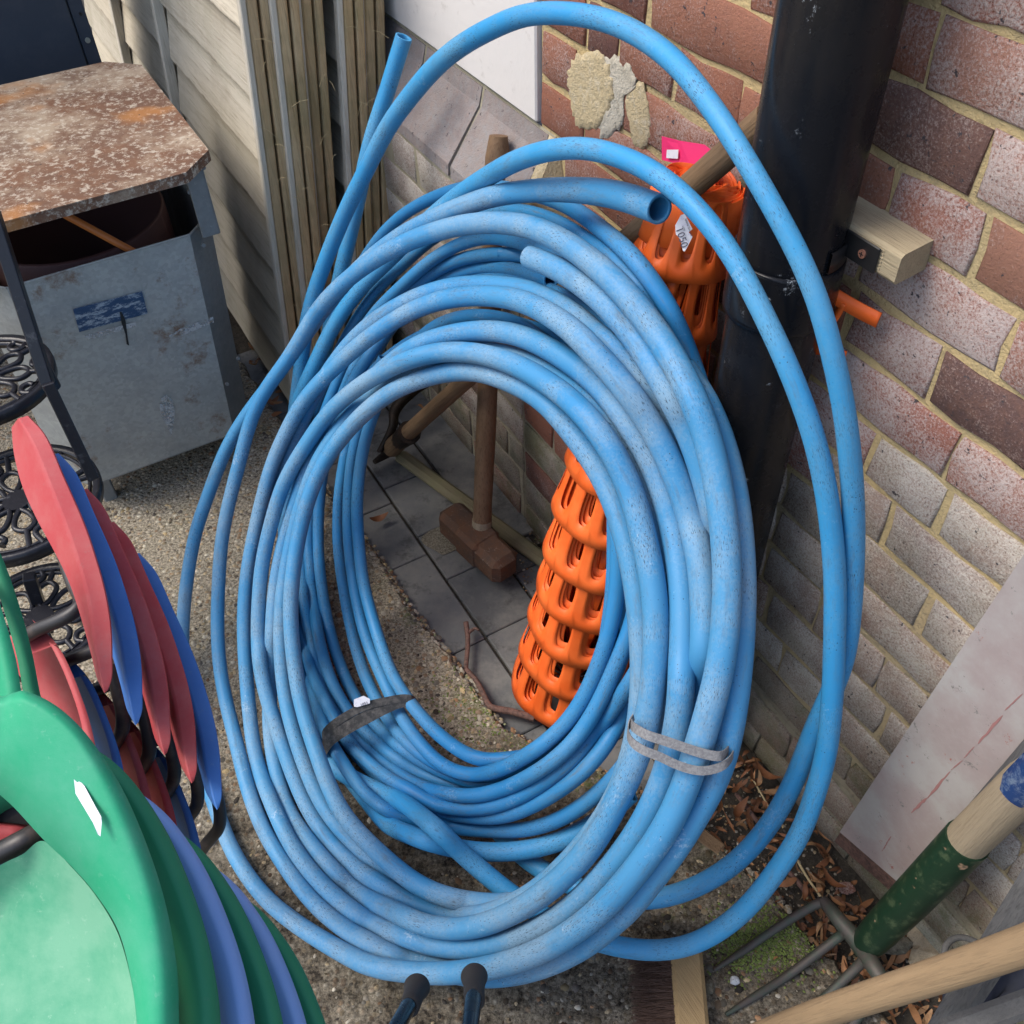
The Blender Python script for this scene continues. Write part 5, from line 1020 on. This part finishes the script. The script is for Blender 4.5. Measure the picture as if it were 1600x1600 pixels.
for (xa,ya,xb,yb,wd) in ((1424,1270,1448,1247,3.2),(1449,1247,1484,1206,2.6),(1486,1203,1504,1188,1.4),(1506,1184,1522,1167,1.6),(1528,1162,1566,1118,3.2),(1570,1110,1598,1084,1.6),(1378,1330,1392,1307,1.6)):
    k=9; up_=[];dn_=[]; dx_=(xb-xa);dy_=(yb-ya); L_=math.hypot(dx_,dy_); nx_,ny_=-dy_/L_,dx_/L_
    for i in range(k+1):
        f_=i/k; w0=wd*math.sin(math.pi*(f_*.9+.05))**.5; up_.append((xa+dx_*f_+nx_*w0*random.uniform(.1,1.2),ya+dy_*f_+ny_*w0*random.uniform(.1,1.2))); dn_.append((xa+dx_*f_-nx_*w0*random.uniform(.1,1.2),ya+dy_*f_-ny_*w0*random.uniform(.1,1.2)))
    bdecal(up_+dn_[::-1],'red_scratch',.0005,'red_scratch')
# second edge behind the board: dark batten and pale flaking strip
m_=MB(); a1=P(1430,1385,1.42); a2=P(1625,1165,1.05); m_.tube([a1,a2],.016,12); solo('dark_pole',m_,'grey_wood',a1,'dark round pole tight against the right edge of the white board','pole')
m_=MB(); a1=P(1455,1365,1.38); a2=P(1640,1165,1.02); m_.tube([a1,a2],.006,8); solo('thin_cane',m_,'whitemark',a1,'thin flaking pale cane between white board and garden fork','cane')
# ------------------------------------------------------------------ garden fork
fk=thing('garden_fork',G(1330,1470),'garden fork with green socket, worn wooden shaft and rusty tines','fork')
fz0,fz1=1.42,1.02
fa=P(1352,1478,fz0); fb=P(1512,1312,1.20); fc=P(1660,1168,1.03)
dd=fb-fa; t_=np.linspace(-.03,1,12); mb=MB(); mb.tube([fa+dd*x for x in t_],np.interp(t_,[-.03,0,.1,.5,1],[.018,.022,.0255,.0275,.0285]),20); part('socket',mb,'fork_green',fk)
mb=MB(); d2_=fc-fb; mb.tube([fb+d2_*x for x in np.linspace(-.03,1.3,10)],.0262,20); sh=part('shaft',mb,'fork_wood',fk)
lb=fb+d2_*.60; mb=MB(); 
T=d2_/np.linalg.norm(d2_); v=CAM-lb; v=v-T*(v@T); v/=np.linalg.norm(v); s_=np.cross(T,v); rows=[]
for x in np.linspace(0,.07,6): 
    w_=1.0*min(1,.55+x*30); rows.append([lb+T*x+.0268*(v*math.cos(a_)+s_*math.sin(a_)) for a_ in np.linspace(-w_,w_,9)])
mb.grid(rows); part('label',mb,'foil',fk,'shiny blue label')
ha=P(1286,1407,1.47); hb=P(1385,1540,1.36); mb=MB(); hd=hb-ha; 
cs=catmull([ha,ha+hd*.25+UP*.004,(fa+ha+hd*.5)/2,ha+hd*.8+UP*.004,hb],n=5); mb.tube(cs,np.interp(np.linspace(0,1,21),[0,.5,1],[.0085,.014,.010]),12); part('crosshead',mb,'tine',fk)
mb=MB(); mb.tube(catmull([hb-UP*.002,P(1378,1560,1.37),P(1365,1590,1.38)],n=4),[.010]*9,10)
for i,(pp) in enumerate(([(1287,1409,1.47),(1262,1420,1.475),(1190,1466,1.475),(1112,1524,1.47)],[(1322,1455,1.43),(1300,1472,1.44),(1210,1540,1.445),(1128,1598,1.44)],[(1352,1498,1.40),(1330,1520,1.41),(1260,1585,1.42),(1190,1650,1.42)],[(1383,1540,1.37),(1362,1562,1.38),(1300,1640,1.40),(1240,1700,1.40)])):
    m_=MB(); c_=catmull([P(*p) for p in pp],n=6); c_[:,2]=np.maximum(c_[:,2],.006); m_.tube(c_,np.interp(np.linspace(0,1,len(c_)),[0,.15,.8,1],[.009,.0078,.0062,.003]),10); part('tine',m_,'tine',fk)
# poles at lower right
m_=MB(); a1=P(1205,1612,1.20); a2=P(1640,1462,.86); dd=a2-a1; m_.tube([a1+dd*x+UP*.006*math.sin(x*6) for x in np.linspace(-.1,1.1,16)],np.interp(np.linspace(0,1,16),[0,1],[.0165,.0175]),18); solo('wooden_pole',m_,'pole_wood',a1,'pale wooden broom pole crossing the lower right corner','pole')
m_=MB(); a1=P(1465,1625,1.15); a2=P(1640,1352,.92); dd=a2-a1; m_.box((a1+a2)/2,dd,np.cross(dd,CAM-a1),CAM-a1,np.linalg.norm(dd),.034,.03,.009); solo('grey_stick',m_,'grey_wood',a1,'grey weathered stick under the pale pole','stick')
m_=MB(); a1=P(1470,1615,1.05); a2=P(1660,1548,.95); dd=a2-a1; m_.box((a1+a2)/2,dd,np.cross(dd,CAM-a1),CAM-a1,np.linalg.norm(dd),.026,.022,.006); solo('grey_stick',m_,'grey_wood',a1,'short dark grey stick at the very bottom right','stick')
m_=MB(); rows=[]
for j in range(9):
    rows.append([P(1475+i*24,1545+j*14-i*13,1.20+.02*math.sin(i*1.3+j)+.012*math.cos(j*2+i)) for i in range(9)])
m_.grid(rows); o=solo('dark_cloth',m_,'tarp',P(1550,1560,1.2),'dark navy cloth bundle in the bottom right corner','cloth'); s_=o.modifiers.new('t','SOLIDIFY'); s_.thickness=.006
m_=MB(); rc=P(1512,1500,1.30); m_.tube([rc+.030*(np.array([math.cos(a_),math.sin(a_),0])) for a_ in np.linspace(0,2*math.pi,28)],.0045,8); solo('plastic_ring',m_,'grey_wood',rc,'grey plastic ring half hidden by the pale pole','ring')
# bark, stones, fallen bits
def rock(px,py,sx,sy,sz,m,lab,h=.0,name='stone',cat='stone',seed=0):
    R_=random.Random(seed); c_=G(px,py,h); m_=MB(); rows=[]
    for i in range(8):
        th=math.pi*i/7; rows.append([c_+np.array([sx*math.sin(th)*math.cos(a_),sy*math.sin(th)*math.sin(a_),sz*math.cos(th)])*(1+.28*noise.noise(Vector((math.cos(a_)*1.3+seed,math.sin(a_)*1.3,th*1.2)))) for a_ in np.linspace(0,2*math.pi,13)])
    m_.grid(rows,smooth=False); return solo(name,m_,m,c_,lab,cat)
rock(1492,1418,.050,.045,.030,'stone','mossy stone right of the green fork socket',.0,seed=2)
rock(1440,1462,.022,.045,.012,'fork_wood','ridged piece of pale bark under the fork socket',.0,'bark','bark',5)
rock(1395,1475,.030,.016,.012,'stone','grey pipe fragment beside the fork head',.0,seed=7)
rock(1560,1420,.075,.06,.035,'handle_b','brown clod of earth at the foot of the wall on the right',.0,'earth_clod','earth',9)
rock(1148,1532,.008,.007,.005,'whitemark','small white stone chip between the fork tines',.003,seed=11)
rock(1107,1541,.009,.012,.010,'stone','round brown pebble touching the broom block',.004,seed=12)
rock(1322,1388,.016,.010,.004,'brick_red','broken bit of red brick below the white board',-.02,seed=13)
rock(1470,1500,.05,.035,.014,'leaf' if False else 'fork_wood','flaky tan bark slab behind the pale pole',.0,'bark','bark',15)
# ------------------------------------------------------------------ broom head
br=thing('broom',G(1075,1540),'worn wooden broom with a bare block and brown bristles on its left side','broom')
ba=P(1072,1478,1.405); bb=P(1085,1680,1.22); 
b_up=(G(1078,1560)-G(1072,1470)); c0=G(1070,1476,.035); c1=G(1090,1720,.035); dd=c1-c0; sdv=np.cross(dd,UP)
m_=MB(); m_.box((c0+c1)/2,dd,sdv,UP,np.linalg.norm(dd),.048,.030,.006); part('block',m_,'broom_wood',br)
m_=MB(); random.seed(5)
for _ in range(1500):
    t_=random.random(); s0=c0+dd*t_+(-np.array([1,0,0]))*.022+UP*random.uniform(-.012,.010); L_=random.uniform(.045,.066)
    dr=np.array([-1,random.gauss(.03,.12),random.gauss(-.18,.16)]); dr/=np.linalg.norm(dr); e_=s0+dr*L_; e_[2]=max(e_[2],.002); mid=(s0+e_)/2+UP*random.uniform(-.002,.006)
    m_.tube([s0,mid,e_],[.0006,.0005,.0003],3,False)
part('bristles',m_,'bristle',br,kind='stuff')
# ------------------------------------------------------------------ black legs with rubber tips
for lab,pts in (('black stool leg with rubber foot, the left of the pair at the bottom',[(652,1541,1.28),(644,1562,1.24),(600,1640,1.08)]),('black stool leg with rubber foot, the right of the pair at the bottom',[(741,1524,1.26),(741,1550,1.22),(728,1660,1.02)])):
    a1,a2,a3=[P(*p) for p in pts]; o=thing('stool_leg',a1,lab,'stool leg','stool legs at the bottom edge'); m_=MB(); m_.tube([a2,a3],.0105,18); part('tube',m_,'pvc',o)
    m_=MB(); d_=(a2-a1); dn_=d_/np.linalg.norm(d_); m_.tube([a1,a1+dn_*.003,a1+dn_*.007,a1+dn_*.014,a1+dn_*.024,a1+dn_*.045,a1+dn_*.062,a1+dn_*.064],[.0172,.0180,.0172,.0152,.0140,.0134,.0134,.0116],24); part('rubber_foot',m_,'rubber',o)
# ------------------------------------------------------------------ chairs
def loft(rows_px,m,par,name,shift=(0,0,0),n=7,lab=None,closed=True,sub=0):
    rows=[]
    for r in rows_px: rows.append(list(catmull([P(*p) for p in r],n=n)))
    k=min(len(r) for r in rows); m_=MB(); m_.grid(rows,closed=closed); 
    if closed:
        m_.add([r[0] for r in rows],[tuple(range(len(rows)))]); m_.add([r[-1] for r in rows],[tuple(range(len(rows)))])
    return part(name,m_,m,par,lab)
def chz(l,z0,z1): n_=len(l); return [(x,y,z0+(z1-z0)*i/(n_-1)) for i,(x,y) in enumerate(l)]
Lf=[(18,668),(22,710),(35,760),(57,810),(85,862),(108,910),(128,970),(143,1025),(151,1058),(159,1075)]
Rd=[(28,654),(50,692),(75,752),(105,830),(128,900),(141,955),(147,1005),(153,1040),(158,1066),(163,1083)]
Ri=[(45,649),(74,682),(102,745),(135,820),(158,890),(170,940),(176,985),(177,1030),(176,1058),(169,1078)]
Bk=[(42,662),(66,700),(92,760),(120,830),(140,900),(152,955),(158,1010),(162,1045),(166,1068),(166,1077)]
Bl=[(30,676),(40,720),(55,768),(78,820),(100,870),(120,920),(138,980),(149,1030),(158,1062),(163,1076)]
cz0,cz1=1.10,1.00
c1=thing('child_chair',G(168,1080),'red moulded chair shell topmost of the red and blue stack','chair','small chairs stacked by the plant stand')
def shell(strips,m,par,name):
    m_=MB()
    for st_ in strips:
        m_.grid([list(catmull([P(*p) for p in r],n=7)) for r in st_])
    return part(name,m_,m,par)
def mp(a_,b_,t_): return [tuple(u+(w_-u)*t_ for u,w_ in zip(p,q)) for p,q in zip(a_,b_)]
rLf=chz(Lf,cz0+.035,cz1+.030); rRd=chz(Rd,cz0,cz1-.01); rRi=chz(Ri,cz0+.004,cz1-.002); rBk=chz(Bk,cz0+.034,cz1+.03); rBl=chz(Bl,cz0+.045,cz1+.04)
r1_=mp(rRd,rLf,.07); r2_=mp(rRd,rRi,.14); r3_=mp(rRi,rRd,.12); r4_=mp(rRi,rBk,.15)
shell([[rLf,mp(rLf,rRd,.5),r1_],[r1_,mp(mp(r1_,r2_,.5),rRd,.5),r2_],[r2_,mp(r2_,r3_,.5),r3_],[r3_,mp(mp(r3_,r4_,.5),rRi,.6),r4_],[r4_,rBk,rBl,rLf]],'red_pl',c1,'backrest')
loft([chz([(50,968),(72,996),(102,1056),(128,1135),(140,1230)],1.12,1.08),chz([(62,978),(95,1016),(124,1080),(146,1150),(160,1240)],1.11,1.07),chz([(0,1000),(20,1040),(60,1100),(90,1160),(110,1250)],1.16,1.12)],'red_pl',c1,'seat',closed=False)
m_=MB(); m_.tube(catmull([P(*p) for p in [(98,860,1.14),(112,905,1.12),(126,935,1.10),(120,952,1.09),(95,968,1.09),(62,982,1.10),(30,1000,1.12)]],n=5),.0085,12); part('arm_tube',m_,'tube',c1)
m_=MB(); m_.tube(catmull([P(*p) for p in [(172,1035,1.12),(182,1070,1.13),(191,1110,1.14),(191,1138,1.15),(182,1158,1.17),(172,1178,1.20),(165,1215,1.28)]],n=5),.0085,12); part('leg_tube',m_,'tube',c1)
# stacking offset of the nested chairs
t0=P(40,1180,1.17); t1=P(165,1212,1.28); m_=MB(); m_.tube(catmull([t1,(t0+t1)/2-UP*.03,t0-UP*.05],n=5),.0085,10); part('rear_tube',m_,'tube',c1)
t0=t0-UP*.05; m_=MB(); m_.tube([t0,[t0[0],t0[1],.30]],.0085,10); part('leg_tube',m_,'tube',c1)
v1=P(213,1128,1.035)-P(165,1078,1.00)
def copy_thing(src,shift,label,cols):
    r=src.copy(); COL.objects.link(r); r.location=Vector(tuple(np.array(src.location)+shift)); r['label']=label
    for ch in src.children:
        c_=ch.copy(); COL.objects.link(c_); c_.parent=r
        mname=ch.data.materials[0]
        if mname.name in cols: c_.data=ch.data.copy(); c_.data.materials[0]=cols[mname.name]
    return r
RP=M['red_pl'].name
for k,(m,lab) in enumerate((('blue_pl','blue chair shell directly under the topmost red one'),('red_pl','red chair shell between the two blue ones, upper of two'),('red_pl','red chair shell directly above the lowest blue one'),('blue_pl','blue chair shell lowest of the red and blue stack'))):
    copy_thing(c1,v1*(k+1),lab,{RP:M[m]})
# green stack in the foreground
g_out=[(-330,1340),(-250,1215),(-150,1120),(-60,1085),(0,1088),(22,1082),(45,1081),(95,1108),(145,1160),(200,1250),(250,1380),(275,1500),(280,1600),(282,1720)]
g_lip=[(-318,1350),(-238,1228),(-145,1136),(-60,1100),(0,1104),(20,1100),(42,1101),(88,1130),(130,1180),(175,1268),(220,1385),(241,1500),(243,1600),(242,1720)]
g_in =[(-235,1420),(-190,1330),(-130,1245),(-60,1190),(-20,1225),(0,1242),(25,1265),(68,1312),(110,1352),(150,1398),(185,1455),(205,1530),(214,1600),(222,1720)]
def mixl(a_,b_,t_): return [(x0+(x1-x0)*t_,y0+(y1-y0)*t_) for (x0,y0),(x1,y1) in zip(a_,b_)]
def zl(l,z,top=.05): n_=len(l); return [(x,y,z+top*(1-i/(n_-1))) for i,(x,y) in enumerate(l)]
gz=.66
gc=thing('child_chair',G(200,1400),'bright green chair with a white sticker, topmost in the foreground','chair','green and blue chairs stacked in the lower left')
rows=[zl(g_in,gz+.018),zl(mixl(g_in,g_lip,.5),gz+.004),zl(g_lip,gz-.002),zl(mixl(g_lip,g_out,.45),gz+.0),zl(g_out,gz+.012),zl(mixl(g_lip,g_out,.9),gz+.024),zl(mixl(g_in,g_lip,.5),gz+.020),zl(mixl(g_in,g_lip,.05),gz+.024)]
loft(rows,'green_pl',gc,'backrest')
se=[(-236,1421),(-200,1440),(-140,1430),(-80,1400),(0,1352),(35,1335),(68,1314),(110,1353),(150,1400),(184,1458),(205,1532),(214,1602),(222,1722)]
sin=[(-210,1480),(-180,1480),(-130,1460),(-80,1430),(0,1420),(25,1400),(50,1400),(80,1430),(110,1460),(135,1500),(150,1560),(155,1620),(160,1722)]
sm=[(-200,1540),(-160,1530),(-120,1515),(-80,1500)]+[(-30+i*3,1500+i*18) for i in range(9)]
rows=[zl(se,gz+.026),zl(mixl(se,sin,.5),gz+.040),zl(sin,gz+.048),zl(sm,gz+.052)]
loft(rows,'green_seat',gc,'seat',closed=False)
for x_,y_,z_ in ((-70,1500,.74),(150,1660,.72)):
    t0=P(x_,y_,z_)-UP*.05; m_=MB(); m_.tube([t0,[t0[0],t0[1],.42]],.0095,12); part('leg_tube',m_,'tube',gc)
gs=G(200,1400)
stp=np.array([.013,-.002,-.070])
DG=M['green_pl'].name
gl=[('dgreen_pl','deep green chair shell just under the topmost green one'),('lilac_pl','pale blue chair shell, upper of the two blue ones in the foreground stack'),('dgreen_pl','green chair shell sandwiched between the two pale blue ones'),('lilac_pl','pale blue chair shell, lower of the two in the foreground stack'),('dgreen_pl','lowest green chair shell of the foreground stack')]
for k,(m,lab) in enumerate(gl):
    r=copy_thing(gc,stp*(k+1),lab,{DG:M[m],M['green_seat'].name:M[m]})
# sticker on the green chair
sticker([(115,1214,gz+0.022),(121,1216,gz+0.022),(132,1228,gz+0.018),(147,1256,gz+0.014),(158,1276,gz+0.010),(159,1285,gz+0.010),(157,1307,gz+0.007),(153,1304,gz+0.007),(145,1285,gz+0.010),(118,1240,gz+0.018)],gz+.014,'narrow white sticker with faint print on the bright green chair',[])
# things under the gap of the green chair
m_=MB(); m_.tube(catmull([P(*p) for p in [(-40,1345,.75),(0,1332,.745),(40,1312,.745),(80,1290,.76)]],n=5),.0090,14); part('frame_tube',m_,'tube',gc)
rc=thing('child_chair',P(0,1300,.765)*[1,1,0],'red chair glimpsed through the gap in the bright green chair','chair'); m_=MB(); m_.grid([[P(-60+i*19,1284+j*14+i*2,.762) for i in range(6)] for j in range(4)]); o=part('seat',m_,'red_pl',rc); s_=o.modifiers.new('t','SOLIDIFY'); s_.thickness=.008
m_=MB(); m_.grid([[P(-70+i*20,1205+j*24,.775) for i in range(8)] for j in range(6)]); o=part('gap_shade_sheet',m_,'rubber',rc); s_=o.modifiers.new('t','SOLIDIFY'); s_.thickness=.01  # dark sheet added to stand for the shade inside the gap
# two dark green chairs at the left edge
d1=thing('child_chair',P(20,980,.95)*[1,1,0],'dark green chair edge at the left border, the front one','chair'); 
loft([chz([(-40,890),(-10,920),(8,970),(25,1030),(34,1086)],.93,.90),chz([(-40,940),(-30,960),(-20,1000),(-10,1050),(0,1088)],.93,.90),chz([(-40,900),(-20,930),(0,980),(18,1035),(30,1088)],.96,.93)],'green_pl',d1,'backrest')
d2=thing('child_chair',P(45,980,1.0)*[1,1,0],'dark green chair edge at the left border, the rear one','chair')
loft([chz([(-20,830),(2,868),(25,930),(48,1010),(62,1080),(66,1092)],.98,.95),chz([(-30,860),(-10,905),(8,960),(26,1025),(36,1080),(40,1092)],.97,.94),chz([(-25,850),(-5,890),(18,950),(38,1020),(50,1085),(54,1092)],1.01,.98)],'dgreen_pl',d2,'backrest')
# paper scrap on the black tie
sticker([(553,1093),(568,1087),(578,1092),(578,1099),(558,1105),(553,1104)],zr-.006,'torn white paper scrap marked 1051 on the black rubber tie',[('1051',569,1100,9,-3,.007)],'paper_scrap')
